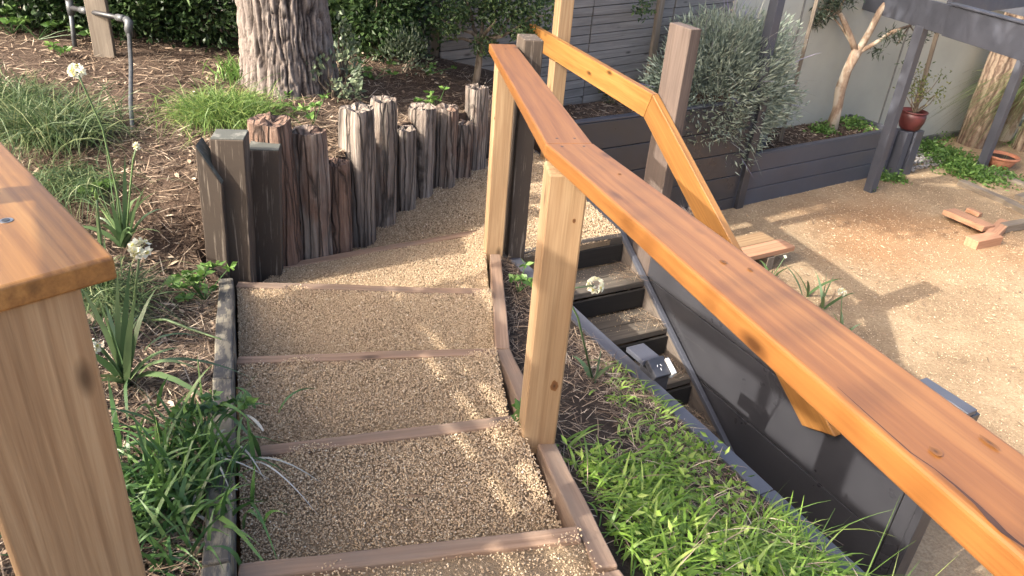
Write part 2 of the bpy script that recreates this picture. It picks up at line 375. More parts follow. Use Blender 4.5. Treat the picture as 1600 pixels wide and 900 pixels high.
# ================================================================== the setting
ZC = -3.31                       # courtyard level
ZL = -2.17                       # landing level
def flat_poly(name, pts, z, depth, m, parent=None, kind=None):
    n = len(pts); bm = bmesh.new()
    tv = [bm.verts.new((p[0], p[1], z)) for p in pts]; bv = [bm.verts.new((p[0], p[1], z-depth)) for p in pts]
    bm.faces.new(tv); bm.faces.new(bv[::-1])
    for i in range(n): bm.faces.new((tv[i], bv[i], bv[(i+1) % n], tv[(i+1) % n]))
    bmesh.ops.recalc_face_normals(bm, faces=bm.faces); bmesh.ops.triangulate(bm, faces=bm.faces)
    me = bpy.data.meshes.new(name); bm.to_mesh(me); bm.free(); me.materials.append(m)
    o = bpy.data.objects.new(name, me); place(o, Matrix.Identity(4), parent)
    if kind: o['kind'] = kind
    return o
def pebbles(P, size, m, name, squash=.6, label=None, cat=None):
    n = len(P); base = np.array([[1, 0, 0], [-1, 0, 0], [0, 1, 0], [0, -1, 0], [0, 0, 1], [0, 0, -1]], float)
    F0 = np.array([[0, 2, 4], [2, 1, 4], [1, 3, 4], [3, 0, 4], [2, 0, 5], [1, 2, 5], [3, 1, 5], [0, 3, 5]])
    S = size[:, None, None]*.5*np.stack([np.ones(n), RNG.uniform(.6, 1, n), RNG.uniform(.4, .4+squash, n)], 1)[:, None, :]
    B = base[None]*S*RNG.uniform(.75, 1.25, (n, 6, 1))
    q = unit4(RNG.normal(size=(n, 4))*np.array([1.6, .5, .5, 1.2])); R = qmat(q)
    Vv = np.einsum('nij,nkj->nki', R, B)+P[:, None, :]
    F = (np.arange(n)[:, None, None]*6+F0[None]).reshape(-1, 3)
    o = mobj(name, Vv.reshape(-1, 3), F, m, rnd=np.repeat(np.clip(RNG.normal(.52, .18, n), 0, 1), 6), origin=(0, 0, 0))
    return tag(o, label, cat, None, 'stuff')
def unit4(q): return q/np.linalg.norm(q, axis=1, keepdims=True)
def qmat(q):
    w_, x, y, z = q.T
    return np.stack([np.stack([1-2*(y*y+z*z), 2*(x*y-z*w_), 2*(x*z+y*w_)], -1), np.stack([2*(x*y+z*w_), 1-2*(x*x+z*z), 2*(y*z-x*w_)], -1), np.stack([2*(x*z-y*w_), 2*(y*z+x*w_), 1-2*(x*x+y*y)], -1)], 1)
def scatter(poly, n):
    p = np.array([q[:2] for q in poly]); lo = p.min(0); hi = p.max(0); out = np.zeros((0, 2))
    while len(out) < n:
        q = RNG.uniform(lo, hi, (n*2, 2)); out = np.concatenate([out, q[inpoly(q[:, 0], q[:, 1], poly)]])
    return out[:n]
def area(poly): return abs(sum(poly[i][0]*poly[(i+1) % len(poly)][1]-poly[(i+1) % len(poly)][0]*poly[i][1] for i in range(len(poly))))/2

# ---- courtyard ground, one sheet with gentle unevenness near the camera
xs = np.concatenate([[-60, -20, -8], np.linspace(-2, 13, 76), [20, 60]]); ys = np.concatenate([[-40, -10, -3], np.linspace(0, 15, 76), [25, 70]])
gx, gy = np.meshgrid(xs, ys, indexing='ij'); gzc = ZC+.018*fbm(gx, gy, 1.3, 3)
nx, ny = len(xs), len(ys); I = np.arange(nx*ny).reshape(nx, ny)
Fq = np.stack([I[:-1, :-1], I[1:, :-1], I[1:, 1:], I[:-1, 1:]], -1).reshape(-1, 4)
tag(mobj('ground', np.stack([gx, gy, gzc], -1).reshape(-1, 3), Fq, M_SAND, smooth=True, origin=(0, 0, 0)), kind='structure')

# ---- garden steps: gravel treads between timber edging
NOS = [((-.623, 1.305), (.241, 1.528)), ((-.83, 1.856), (.054, 2.144)), ((-1.082, 2.522), (-.046, 2.743)), ((-1.374, 3.312), (-.104, 3.451)), ((-1.286, 3.736), (-.212, 4.417))]
NZ = [-1.60, -1.72, -1.84, -1.95, -2.06]
LOGL = [(-1.56, 3.40), (-1.40, 3.60), (-1.29, 3.78), (-1.16, 3.93), (-1.05, 4.10), (-.97, 4.36), (-.90, 4.66), (-.80, 4.95), (-.72, 5.19), (-.60, 5.42), (-.50, 5.64), (-.40, 5.85), (-.32, 6.12), (-.2, 6.45)]
TOPL = [(-.40, .72), (.52, .80)]
treads = [([(-.6, -1.6), (.95, -1.6), TOPL[1], TOPL[0]], -1.48),
          ([TOPL[0], TOPL[1], NOS[0][1], NOS[0][0]], -1.60)]
for i in range(4): treads.append(([NOS[i][0], NOS[i][1], NOS[i+1][1], NOS[i+1][0]], NZ[i+1]))
landing = [NOS[4][0]]+[(-.215, 4.417), (.063, 4.325), (.735, 4.775), (.10, 6.38), (.05, 6.55)]+LOGL[:1:-1]
treads.append((landing, ZL))
gp = []; gs = []
for k, (poly, z) in enumerate(treads):
    flat_poly('gravel_path', poly, z-.016, .5, M_GRAVEL, None, 'structure')
    dens = {0: 0, 1: 12000, 6: 15000}.get(k, 46000)
    n = int(area(poly)*dens)
    if not n: continue
    q = scatter(poly, n); zz = z-.010+.0035*fbm(q[:, 0], q[:, 1], 9, 5)+RNG.uniform(-.003, .004, n)
    if k != 6:      # gravel banks up against the right-hand edging
        a, b = poly[1], poly[2]; e = np.array([b[0]-a[0], b[1]-a[1]]); e /= np.linalg.norm(e)
        dd = np.abs((q[:, 0]-a[0])*e[1]-(q[:, 1]-a[1])*e[0]); zz += .03*np.clip(1-dd/.16, 0, 1)**1.5
        dl = np.abs((q[:, 0]-poly[0][0])); zz += .012*np.clip(1-dl/.1, 0, 1)
    gp.append(np.column_stack([q, zz])); gs.append(RNG.uniform(.0038, .0088, n)*(1.45 if k == 6 else 1))
pebbles(np.concatenate(gp), np.concatenate(gs), M_PEB, 'gravel', label='loose golden brown gravel filling the garden steps', cat='gravel')

st = empty('garden_steps', (-.4, 2.4, -1.9), 'reddish timber edging boards of the gravel garden steps', 'steps')
for i, ((a, b), z) in enumerate(zip(NOS, NZ)):
    A = Vector((*a, z-.05)); B = Vector((*b, z-.05)); d = (B-A).normalized()
    board('step_edge_board', A-d*.0, B+d*(.0 if i != 3 else -.01), .052, .10, M_EDGE, st, bevel=.005, cuts=10, rough=.0012, seed=i)
board('step_edge_board', (*TOPL[0], -1.53), (*TOPL[1], -1.53), .05, .10, M_EDGE, st)
# right-hand edging, three lengths following the slope
ro = [(at(774, 398, -2.035), .062), (at(786, 547, -1.872), .062), (at(852, 690, -1.74), .07), (at(950, 893, -1.60), .08)]
ro = [r_[0] for r_ in ro]; ro.append(Vector((.56, .80, -1.50))); ro.append(Vector((.95, -1.0, -1.45)))
for k, (A, B) in enumerate(zip(ro, ro[1:])):
    d = (B-A).normalized()
    board('side_board', A+V3(0, 0, -.05)+d*.012, B+V3(0, 0, -.05)-d*.003, .064, .11, M_EDGE, st, bevel=.005, cuts=8, rough=.001, seed=20+k)
le = [Vector((-.445, .70, -1.50)), Vector((-.663, 1.28, -1.565)), Vector((-1.02, 2.23, -1.735)), Vector((-1.42, 3.30, -1.93))]
for k, (A, B) in enumerate(zip(le, le[1:])):
    d = (B-A).normalized()
    tag(board('edge_sleeper', A+d*.004+V3(0, 0, -.07), B-d*.004+V3(0, 0, -.07), .068, .16, M_EDGEOLD, st, bevel=.006, cuts=12, rough=.0015, seed=30+k), 'weathered grey edge sleeper holding back the garden bed')

# ---- upper garden bed
def smooth01(t): t = np.clip(t, 0, 1); return t*t*(3-2*t)
bx_y = np.array([-3, .70, 1.28, 2.23, 3.30, 3.36]+[p[1] for p in LOGL]+[9.]); bx_x = np.array([-.47, -.475, -.695, -1.05, -1.45, -1.56]+[p[0]-.05 for p in LOGL]+[.5])
def xr(y): return np.interp(y, bx_y, bx_x)
def gz(x, y):
    x = np.asarray(x, float); y = np.asarray(y, float); d = xr(y)-x
    ze = np.interp(y, [-3, 1.3, 2.25, 3.25, 3.7, 4.6, 5.4, 6.1, 8], [-1.55, -1.60, -1.77, -1.96, -1.62, -1.55, -1.66, -1.78, -1.85])
    zt = np.interp(y, [-3, 1.3, 2.2, 3.2, 4, 5.2, 6.5, 9], [-1.5, -1.54, -1.64, -1.66, -1.56, -1.50, -1.52, -1.5])
    return ze+(zt-ze)*smooth01(d/1.0)+.03*fbm(x, y, 2.1, 8)*smooth01(d/.3+.15)+.05*np.clip(d-2, 0, 3)
rows = np.concatenate([np.linspace(-3, 1, 10), np.linspace(1.1, 7.2, 120), [8, 9]]); tt = np.concatenate([np.linspace(0, 1, 70)**1.5])
Vg = []
for y in rows:
    r0 = float(xr(y)); x = r0-tt*(9+r0); Vg.append(np.column_stack([x, np.full(len(x), y), gz(x, y)]))
Vg = np.array(Vg); I = np.arange(Vg.shape[0]*Vg.shape[1]).reshape(Vg.shape[:2])
Fg = np.stack([I[:-1, :-1], I[1:, :-1], I[1:, 1:], I[:-1, 1:]], -1).reshape(-1, 4)[:, ::-1]
edge0 = Vg[:, 0].copy(); lowv = edge0.copy(); lowv[:, 2] -= 1.0; off = Vg.shape[0]*Vg.shape[1]
Fs = np.array([[I[i, 0], I[i+1, 0], off+i+1, off+i] for i in range(len(rows)-1)])
tag(mobj('garden_bed', np.concatenate([Vg.reshape(-1, 3), lowv]), np.concatenate([Fg, Fs]), M_MULCH, smooth=True, origin=(0, 0, 0)), kind='structure')
def gat(u, v):                  # the garden surface seen in this direction
    z = -1.6
    for _ in range(12):
        p = at(u, v, z); z = .5*z+.5*float(gz(p.x, p.y))
    return at(u, v, z)
def mulch(name, P2, hz, n, l0, l1, w0, w1, label, m=M_STRAW, lift=.012, tilt=.18):
    a = RNG.uniform(0, 6.283, n); L = RNG.uniform(l0, l1, n); D = np.column_stack([np.cos(a), np.sin(a), RNG.normal(0, tilt, n)])
    P = np.column_stack([P2, hz+RNG.uniform(0, lift, n)])
    P[:, :2] -= D[:, :2]*L[:, None]*.5
    V, F, r = blades(P, D, L, RNG.uniform(w0, w1, n), RNG.uniform(-.1, .12, n), 2, RNG.random(n)**1.4)
    return tag(mobj(name, V, F, m, rnd=r, origin=(0, 0, 0)), label, 'mulch', None, 'stuff')
n = 46000; y = np.concatenate([RNG.uniform(1.0, 4.6, 30000), RNG.uniform(4.2, 7.0, 16000)]); d = RNG.random(n)**1.25*np.interp(y, [1, 3, 7], [1.3, 2.6, 5.0]); x = xr(y)-.01-d
mulch('pine_straw', np.column_stack([x, y]), gz(x, y), n, .035, .16, .0016, .006, 'brown pine needles and shredded bark mulch over the garden bed')
n = 5200; y = RNG.uniform(1.0, 6.9, n); d = RNG.random(n)**1.2*np.interp(y, [1, 3, 7], [1.3, 2.6, 4.8]); x = xr(y)-.01-d
mulch('bark_chips', np.column_stack([x, y]), gz(x, y)+.004, n, .015, .07, .008, .026, 'flat bark flakes lying among the pine needles', M_STRAW, .012, .25)

# ---- lower right bed between the steps and the black retaining wall
CAPD = Vector((.501, -.865, 0)); CAP0 = Vector((-.081, 4.292, -2.1))
capp = lambda s: CAP0+CAPD*s
outer = [at(774, 392, -2.09), at(788, 546, -1.93), at(855, 690, -1.81), at(952, 893, -1.68), Vector((.57, .80, -1.58)), Vector((1.0, -1.0, -1.5))]
so_ = [0, .28, .50, .72, .86, 1.0]; capl = [0, 1.25, 2.05, 3.05, 3.7, 5.6]
def bed(t, k):
    o_ = Vector([float(np.interp(t, so_, [p[i] for p in outer])) for i in range(3)]); c_ = capp(float(np.interp(t, so_, capl)))
    c_ = c_-Vector((.869, .494, 0))*.02+V3(0, 0, -.025)
    p = o_.lerp(c_, k); p.z = o_.z+(c_.z-o_.z)*(k**1.15)+.018*float(fbm(np.array(p.x), np.array(p.y), 5, 4))*min(1, 6*k*(1-k)); return p
Vb = np.array([[tuple(bed(t, k)) for k in np.linspace(0, 1, 22)] for t in np.linspace(0, 1, 60)]); I = np.arange(60*22).reshape(60, 22)
tag(mobj('garden_bed', Vb.reshape(-1, 3), np.stack([I[:-1, :-1], I[1:, :-1], I[1:, 1:], I[:-1, 1:]], -1).reshape(-1, 4), M_SOIL, smooth=True, origin=(0, 0, 0)), kind='structure')
def bed_pts(n, t0, t1, k0=0, k1=1): return np.array([tuple(bed(t, k)) for t, k in zip(RNG.uniform(t0, t1, n), RNG.uniform(k0, k1, n))])
q = np.concatenate([bed_pts(3200, 0, .62), bed_pts(1800, .24, .62, .45, 1)])
mulch('dead_straw', q[:, :2], q[:, 2], len(q), .03, .13, .0012, .004, 'dead straw and needles on the narrow bed beside the black wall')

# ================================================================== black walls and lower stairs
WD = Vector((.494, -.869, 0)); WN = Vector((.869, .494, 0)); W0 = Vector((.75, 4.77, 0))
wp = lambda s, o_, z: W0+WD*s+WN*o_+V3(0, 0, z)
rw = empty('retaining_wall', capp(1.5)+V3(0, 0, -1.2), 'low black retaining wall with a flat grey cap beside the weedy bed', 'retaining wall')
for k in range(6):
    board('wall_board', capp(-.02)+V3(0, 0, -.14-.2*k), capp(4.6)+V3(0, 0, -.14-.2*k), .05, .194, M_BLACK, rw, up=(0, 0, 1), bevel=.004)
board('wall_cap', capp(-.05)+V3(0, 0, -.02), capp(2.30)+V3(0, 0, -.02), .075, .036, M_CHAR, rw, bevel=.004, cuts=10, rough=.0006)
board('wall_cap', capp(2.304)+V3(0, 0, -.02), capp(4.6)+V3(0, 0, -.02), .075, .036, M_CHAR, rw, bevel=.004)

bw = empty('black_timber_wall', wp(1.2, .04, ZC), 'tall black board wall beside the lower timber stairs', 'wall')
zz = -1.91; hts = [.445, .40, .40, .155]
for k, h in enumerate(hts):
    board('wall_board', wp(-.02, .03, zz-h/2), wp(2.33, .03, zz-h/2), .045, h-.006, M_BLACK, bw, bevel=.004); zz -= h
board('wall_board', wp(2.334, .032, (-1.885+ZC)/2), wp(2.334+.0001, .032, (-1.885+ZC)/2), .05, .05, M_BLACK, bw) if False else None
post('end_post', wp(2.375, .03, 0)[:2], ZC-.1, -1.912, .075, .06, math.atan2(WD.y, WD.x), M_BLACK, bw)
post('end_trim', wp(2.435, .035, 0)[:2], ZC-.1, -1.912, .035, .10, math.atan2(WD.y, WD.x), M_BLACK, bw)
board('wall_cap', wp(2.20, .02, -1.895), wp(2.45, .02, -1.895), .066, .026, M_CHAR, bw, bevel=.004)
RD = Vector((-.39, .92, 0)).normalized()                       # direction of the landing's outer edge
for k in range(6):
    zc = ZL-.01-.1-.2*k
    board('wall_board', wp(0, .03, zc)+RD*.03, wp(0, .03, zc)+RD*1.75, .045, .194, M_BLACK, bw, bevel=.004)

ls = empty('timber_staircase', wp(1.0, -.5, ZC), 'dark weathered plank stairs running down between the black walls', 'staircase')
STEPR = .30
M_VOIDWOOD = wood('gap_shade_wood', (.008, .007, .006), (.014, .012, .010), (.022, .018, .015), .8, 14, 0, False, .3)  # near-black colour stands in for shade in the gaps under treads and between slats
board('landing_edge', wp(-.03, -.01, ZL-.1)-WD*.0, wp(-.03, -.94, ZL-.1), .055, .19, M_TREAD, ls, bevel=.005, cuts=8, rough=.0012)
for i in range(5):
    s1 = STEPR*(i+1); zt = ZL-.19*(i+1)
    for j in range(2):
        sm = s1-.066-.142*j
        board('tread_board', wp(sm, -.035, zt-.022), wp(sm, -.93, zt-.022), .136, .042, M_TREAD, ls, bevel=.005, cuts=8, rough=.0012, seed=40+2*i+j)
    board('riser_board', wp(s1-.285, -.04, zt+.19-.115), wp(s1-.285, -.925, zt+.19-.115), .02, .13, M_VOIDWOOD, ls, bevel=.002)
M_STR = wood('brown_stringer_timber', (.07, .055, .045), (.13, .105, .085), (.20, .165, .135), .8, 14, 0, False, .35, (.06, .05, .045), .4)
slope = -.19/STEPR
A = wp(-.02, -.018, ZL-.02); B = wp(1.86, -.018, ZL-.02+slope*1.82)
solid('stringer', [A+V3(0, 0, -.30)-WN*.014, A+V3(0, 0, -.30)+WN*.014, A+WN*.014, A-WN*.014], [B+V3(0, 0, -.30)-WN*.014, B+V3(0, 0, -.30)+WN*.014, B+WN*.014, B-WN*.014], M_STR, ls, bevel=.003)
solid('stringer_trim', [A-WN*.02, A+WN*.012, A+WN*.012+V3(0, 0, .035), A-WN*.02+V3(0, 0, .035)], [B-WN*.02, B+WN*.012, B+WN*.012+V3(0, 0, .035), B-WN*.02+V3(0, 0, .035)], M_CHAR, ls, bevel=.003)
A = wp(-.02, -.952, ZL-.03); B = wp(1.86, -.952, ZL-.03+slope*1.82)
solid('stringer', [A+V3(0, 0, -.30)-WN*.012, A+V3(0, 0, -.30)+WN*.012, A+WN*.012, A-WN*.012], [B+V3(0, 0, -.30)-WN*.012, B+V3(0, 0, -.30)+WN*.012, B+WN*.012, B-WN*.012], M_BLACK, ls, bevel=.003)
# crumbs of gravel and straw fallen on the treads
q = []
for i in range(5):
    zt = ZL-.19*(i+1); m_ = 260
    for _ in range(m_): q.append(tuple(wp(STEPR*(i+1)-.28+.25*random.random()**1.6, -.04-.88*random.random()**1.3, zt+.003)))
q = np.array(q); pebbles(q, RNG.uniform(.004, .009, len(q)), M_PEB, 'stray_gravel', label='stray gravel scattered on the dark stair treads', cat='gravel')
n = 420; q = np.array([tuple(wp(STEPR*i+.1+.18*random.random(), -.05-.16*random.random()**1.5, ZL-.19*i-.19+.004)) for i in RNG.integers(0, 5, n)])
mulch('stair_litter', q[:, :2], q[:, 2], n, .05, .2, .0015, .004, 'dry grass caught along the inner side of the dark stairs')

# ================================================================== handrails
hr = empty('handrail', (.1, 2.6, -1.75), 'long orange oiled handrail on two pale posts beside the gravel steps', 'handrail')
J0, J1 = at(853, 225, -.71), at(929, 224, -.71)                # joint line on the top face
E0, E1 = at(764, 68, -.868), at(764, 68, -.868)+(J1-J0)*1.0
E1 = E0+Vector((.142, .035, 0)); J1 = J0+Vector((.140, .040, 0))
nd_ = Vector((.262, -.958, .10)).normalized(); N0 = J0+nd_*2.6; N1 = J1+nd_*2.6
dz = V3(0, 0, -.045)
solid('rail_board', [E0+dz, E1+dz, E1, E0], [J0+dz, J1+dz, J1, J0], M_RAIL, hr, bevel=.007, seg=3)
g = nd_*.0015
tag(solid('rail_board', [J0+dz+g, J1+dz+g, J1+g+V3(0, 0, .002), J0+g+V3(0, 0, .002)], [N0+dz, N1+dz, N1, N0], M_RAIL, hr, bevel=.007, seg=3), 'broad rail board sweeping toward the viewer')
def screws(parent, pts, r=.004):
    for p in pts:
        t = [(p[0], p[1], p[2]-.004), (p[0], p[1], p[2]+.0008)]; V, F = tube(t, [r, r], 8); mobj('screw', V, F, M_PIPEBLK, parent)
rp = lambda a, b, t, k, e=.0: (a.lerp(b, t)).lerp(e, k) if False else a.lerp(b, t)
def on_rail(A0, A1, B0, B1, t, k): return A0.lerp(A1, k).lerp(B0.lerp(B1, k), t)
screws(hr, [on_rail(E0, E1, J0, J1, .97, .3), on_rail(E0, E1, J0, J1, .97, .68), on_rail(J0, J1, N0, N1, .016, .25)+V3(0, 0, .002), on_rail(J0, J1, N0, N1, .016, .7)+V3(0, 0, .002), on_rail(E0, E1, J0, J1, .09, .5), on_rail(J0, J1, N0, N1, .33, .3), on_rail(J0, J1, N0, N1, .33, .62)])
ang = math.atan2(.13, 1.0)
post('post', (.127, 2.09), -1.78, -.757, .115, .115, ang, M_NEW, hr, bevel=.006)
post('post', (-.132, 4.125), -2.12, -.905, .105, .11, .2, M_NEW, hr, bevel=.006)
post('post', (.66, .12), -1.6, -.56, .115, .115, ang, M_NEW, hr, bevel=.006)
tp = at_y(808, 60, 4.22)
tag(post('sleeper_post', (-.015, 4.235), -2.3, tp.z+.01, .105, .17, .28, M_FLAKE, None, bevel=.006, cuts=12, rough=.001), 'dark old sleeper post bolted beside the far pale handrail post', 'post')
o = board('sleeper_cap', (-.015, 4.235, tp.z+.012), (-.015, 4.235, tp.z+.016), .17, .105, M_MOSS, None) if False else None

h2 = empty('handrail', wp(.2, -.05, -2.2), 'golden board handrail stepping down toward the viewer above the dark stairs', 'handrail')
off = -.026
def zt2(s): return -1.18-.654*(s-.089)
th = WN*.0225; a = wp(.089, off, 0); ab = wp(.035, off, 0)
S_T = a+V3(0, 0, -1.18); S_B = ab+V3(0, 0, -1.338)
e_t = wp(1.945, off, zt2(1.945)+.0); e_b = wp(1.75, off, zt2(1.75)-.205)
tag(solid('rail_board', [S_B-th, S_B+th, S_T+th, S_T-th], [e_b-th, e_b+th, e_t+th, e_t-th], M_RAIL2, h2, bevel=.004, up=(0, 0, 1)), 'sloping golden rail board with an angled end')
th2 = Vector((.92, .39, 0))*.0225; sh = V3(0, 0, 0)
U_T = S_T+RD*2.02+V3(0, 0, .02); U_B = S_B+RD*2.10+V3(0, 0, .02)
solid('rail_board', [U_B-th2, U_B+th2, U_T+th2, U_T-th2], [S_B-th2+RD*.0015, S_B+th2+RD*.0015, S_T+th2+RD*.0015, S_T-th2+RD*.0015], M_RAIL2, h2, bevel=.004)
pc = S_T+RD*1.62+Vector((.92, .39, 0))*.085
post('post', pc[:2], -2.35, .25, .115, .115, math.atan2(.39, .92), M_NEW, h2, bevel=.006)
p2t = on_plane(1080, 46, wp(0, 0, 0), WN)
s2 = (p2t-W0).dot(WD)
tag(post('sleeper_post', wp(s2-.10, .041, 0)[:2], -3.3, p2t.z, .20, .078, math.atan2(WD.y, WD.x), M_SLEEPER, None, bevel=.005, cuts=14, rough=.001), 'tall grey brown sleeper post behind the bend of the golden handrail', 'post')

h3 = empty('handrail', (-.8, 1.2, -1.6), 'short thick golden rail end on a wide pale post at the near left', 'handrail')
C = at(178, 400, -.62); rd = Vector((-.715, .70, 0)).normalized(); ed = Vector((-.66, -.75, 0)).normalized(); wd_ = .29
c1 = C+ed*wd_; dz = V3(0, 0, -.044)
solid('rail_board', [C+dz, c1+dz, c1, C], [C+rd*1.9+dz, c1+rd*1.9+dz, c1+rd*1.9, C+rd*1.9], M_RAIL2, h3, bevel=.006, seg=3)
# bolt hole with its washer
bp = at(10, 345, -.62); V, F = tube([(bp.x, bp.y, bp.z-.006), (bp.x, bp.y, bp.z+.0012)], [.011, .011], 16); b_ = mobj('washer', V, F, M_STEEL, h3)
V, F = tube([(bp.x-.001, bp.y, bp.z-.002), (bp.x-.001, bp.y, bp.z+.0022)], [.0065, .0065], 12); mobj('bolt_hole', V, F, M_PIPEBLK, h3)
pe = C+ed*.055+rd*.018
pq = [pe, pe+ed*.205, pe+ed*.205+rd*.11, pe+rd*.11]
solid('post', [p+V3(0, 0, -1.75-p.z) for p in pq], [p+V3(0, 0, -.665-p.z) for p in pq], M_NEW, h3, up=tuple(rd), bevel=.005)
pf = C+rd*1.7+ed*.1; post('post', pf[:2], -1.75, -.665, .11, .11, math.atan2(rd.y, rd.x), M_NEW, h3, bevel=.005)
# ================================================================== log palisade
lw = empty('log_retaining_wall', (-1.0, 4.2, -2.1), 'curved palisade of split weathered logs and two dark sleepers', 'retaining wall')
def log(u0, u1, vb, z0, vt, tone, seed, boxy=.35, groove=.10):
    rr = random.Random(seed); c = at((u0+u1)/2, vb, z0); dep = c.dot(_f); R = (u1-u0)/FPX*dep/2*.98
    cx, cy = c.x, c.y+R*.75; top = at_y((u0+u1)/2, vt, cy).z; h0 = z0-.12; n = 26; m = 15
    gr = [(rr.uniform(0, 6.28), rr.uniform(.05, .13), rr.uniform(.4, 1.0)) for _ in range(9)]
    lean = (rr.uniform(-.02, .02), rr.uniform(-.02, .02)); tw = rr.uniform(-.15, .15); ph = [rr.uniform(0, 6.28) for _ in range(5)]; V = []
    ph0 = rr.uniform(0, 1.5)
    for j in range(m):
        t = j/(m-1)
        for k in range(n):
            a = 2*math.pi*k/n; q = a+ph0
            sq = 1/max(abs(math.cos(q)), abs(math.sin(q))); r = R*((1-boxy)+boxy*min(sq, 1.25))
            for ga, gw, gd in gr:
                dd = math.atan2(math.sin(a-ga-tw*t), math.cos(a-ga-tw*t)); r -= R*groove*gd*math.exp(-(dd/gw)**2)*(1+.5*math.sin(t*9+ga*3))
            r *= 1+.03*math.sin(3*a+ph[0]+2*t)+.025*math.sin(t*11+ph[1])+rr.uniform(-.012, .012)
            if j == m-1: r *= .93
            z = h0+(top-h0)*t
            if t > .75: z += (.05*math.sin(2*a+ph[2])+.035*math.sin(5*a+ph[3])+rr.uniform(-.012, .012))*R*4*(t-.75)
            V.append((cx+r*math.cos(a)+lean[0]*t, cy+r*math.sin(a)+lean[1]*t, z))
    F = [(j*n+k, j*n+(k+1) % n, (j+1)*n+(k+1) % n, (j+1)*n+k) for j in range(m-1) for k in range(n)]
    b = len(V)
    for k in range(n):          # inner ring, then centre: a broken, hollowed top
        a = 2*math.pi*k/n; o_ = V[(m-1)*n+k]; V.append((cx+(o_[0]-cx)*.55, cy+(o_[1]-cy)*.55, top+rr.uniform(-.03, .012)+.02*math.sin(3*a+ph[4])))
    V.append((cx, cy, top-.02)); T = []
    for k in range(n):
        F.append(((m-1)*n+k, (m-1)*n+(k+1) % n, b+(k+1) % n, b+k)); T.append((b+k, b+(k+1) % n, b+n))
    o = mobj('log', V, [np.array(F), np.array(T)], M_LOG, lw, smooth=False); o['tone'] = tone
    return o
LOGS = [(405, 466, 412, -2.06, 188, .18, 1, .55, .06), (463, 514, 402, -2.08, 203, .40, 2, .55, .07), (508, 548, 394, -2.10, 254, .2, 3, .4, .10), (533, 581, 370, -2.12, 168, .75, 4, .55, .06), (575, 615, 346, -2.15, 153, .55, 5, .3, .14),
        (614, 647, 325, -2.17, 199, .7, 6, .6, .05), (632, 675, 305, -2.17, 165, .6, 7, .3, .12), (671, 710, 290, -2.17, 167, .42, 8, .4, .12), (705, 734, 275, -2.17, 191, .36, 9, .5, .06), (725, 758, 262, -2.17, 134, .46, 10, .5, .07), (752, 774, 246, -2.17, 152, .36, 11, .4, .08)]
for a in LOGS: log(*a)
def sleeper(u0, u1, vb, z0, vt, deep, lean, label, m=M_FLAKE, slant=0.0, fwd=0.0):
    """a leaning sleeper: its foot spans u0..u1, its head is shifted sideways by lean and may be cut on a slant"""
    A = at(u0, vb, z0); B = at(u1, vb, z0); B.z = A.z; d = (B-A); d.normalize(); nr = Vector((-d.y, d.x, 0)); A = A-nr*fwd; B = B-nr*fwd
    top = at_y((u0+u1)/2, vt, A.y).z; q = [A, B, B+nr*deep, A+nr*deep]; bot = [p+V3(0, 0, z0-.15-p.z) for p in q]
    zt = [top+slant/2, top-slant/2, top-slant/2, top+slant/2]; hd = [Vector((p.x, p.y, z))+d*lean for p, z in zip(q, zt)]
    o = solid('sleeper', bot, hd, m, lw, up=tuple(nr), bevel=.005, cuts=14, rough=.0014, seed=int(u0))
    c = sum(hd, Vector())/4; cap = [c+(p-c)*.96 for p in hd]
    solid('sleeper_top', [p+V3(0, 0, -.002) for p in cap], [p+V3(0, 0, .004) for p in cap], M_MOSS, o, up=tuple(nr), bevel=.001)
    return tag(o, label)
sleeper(343, 392, 438, -2.0, 222, .15, .035, 'dark sleeper with flaking paint behind the slant cut half')
sleeper(390, 437, 424, -2.04, 238, .15, .045, 'dark sleeper with peeling paint next to the first log')
sleeper(325, 357, 441, -2.0, 262, .14, .03, 'dark half sleeper cut on a slant', slant=.19, fwd=.02)
sleeper(318, 326, 345, -1.85, 246, .10, .02, 'thin grey sleeper edge at the left end of the palisade', M_MOSS)

# ================================================================== boundary: slat fence and rendered wall
CN = Vector((2.2, 9.1, 0)); FD = Vector((-.8, -.6, 0)); FNn = Vector((.6, -.8, 0))
sf = empty('slat_fence', CN+FD*2.2+V3(0, 0, -2.3), 'weathered grey horizontal slat fence behind the garden', 'fence')
panels = [(0.02, .93), (.95, 2.05), (2.06, 3.75)]
for pi_, (s0, s1) in enumerate(panels):
    for r_ in range(27):
        z = -2.46+.087*r_+random.uniform(-.0004, .0004); jx = random.uniform(-.004, .004)
        tl = .038
        board('slat', CN+FD*s0+FNn*jx+V3(0, 0, z-tl*s0), CN+FD*s1+FNn*jx+V3(0, 0, z-tl*s1), .02, .0805, M_SLAT, sf, bevel=.003, seg=1)
for s0, s1 in panels: board('gap_shade_board', CN+FD*s0-FNn*.02+V3(0, 0, -1.25), CN+FD*s1-FNn*.02+V3(0, 0, -1.25), .006, 2.5, M_VOIDWOOD, sf, bevel=0)  # added dark sheet behind the slats, so their gaps read as shaded lines
for s_ in (.94, 2.055, 3.77):
    board('fence_post', CN+FD*s_-FNn*.06+V3(0, 0, -2.7), CN+FD*s_-FNn*.06+V3(0, 0, -.1), .08, .08, M_STAKE, sf, up=(1, 0, 0))
pz = on_plane(1022, 70, CN+FNn*.03, FNn); board('fence_post', (pz.x, pz.y, -2.4), (pz.x, pz.y, -.1), .05, .075, M_STAKE, sf, up=(.8, .6, 0))
f2 = empty('slat_fence', (-4, 6.5, -1.6), 'dark slat fence stretch hidden behind the hedge', 'fence')
E2 = CN+FD*3.80
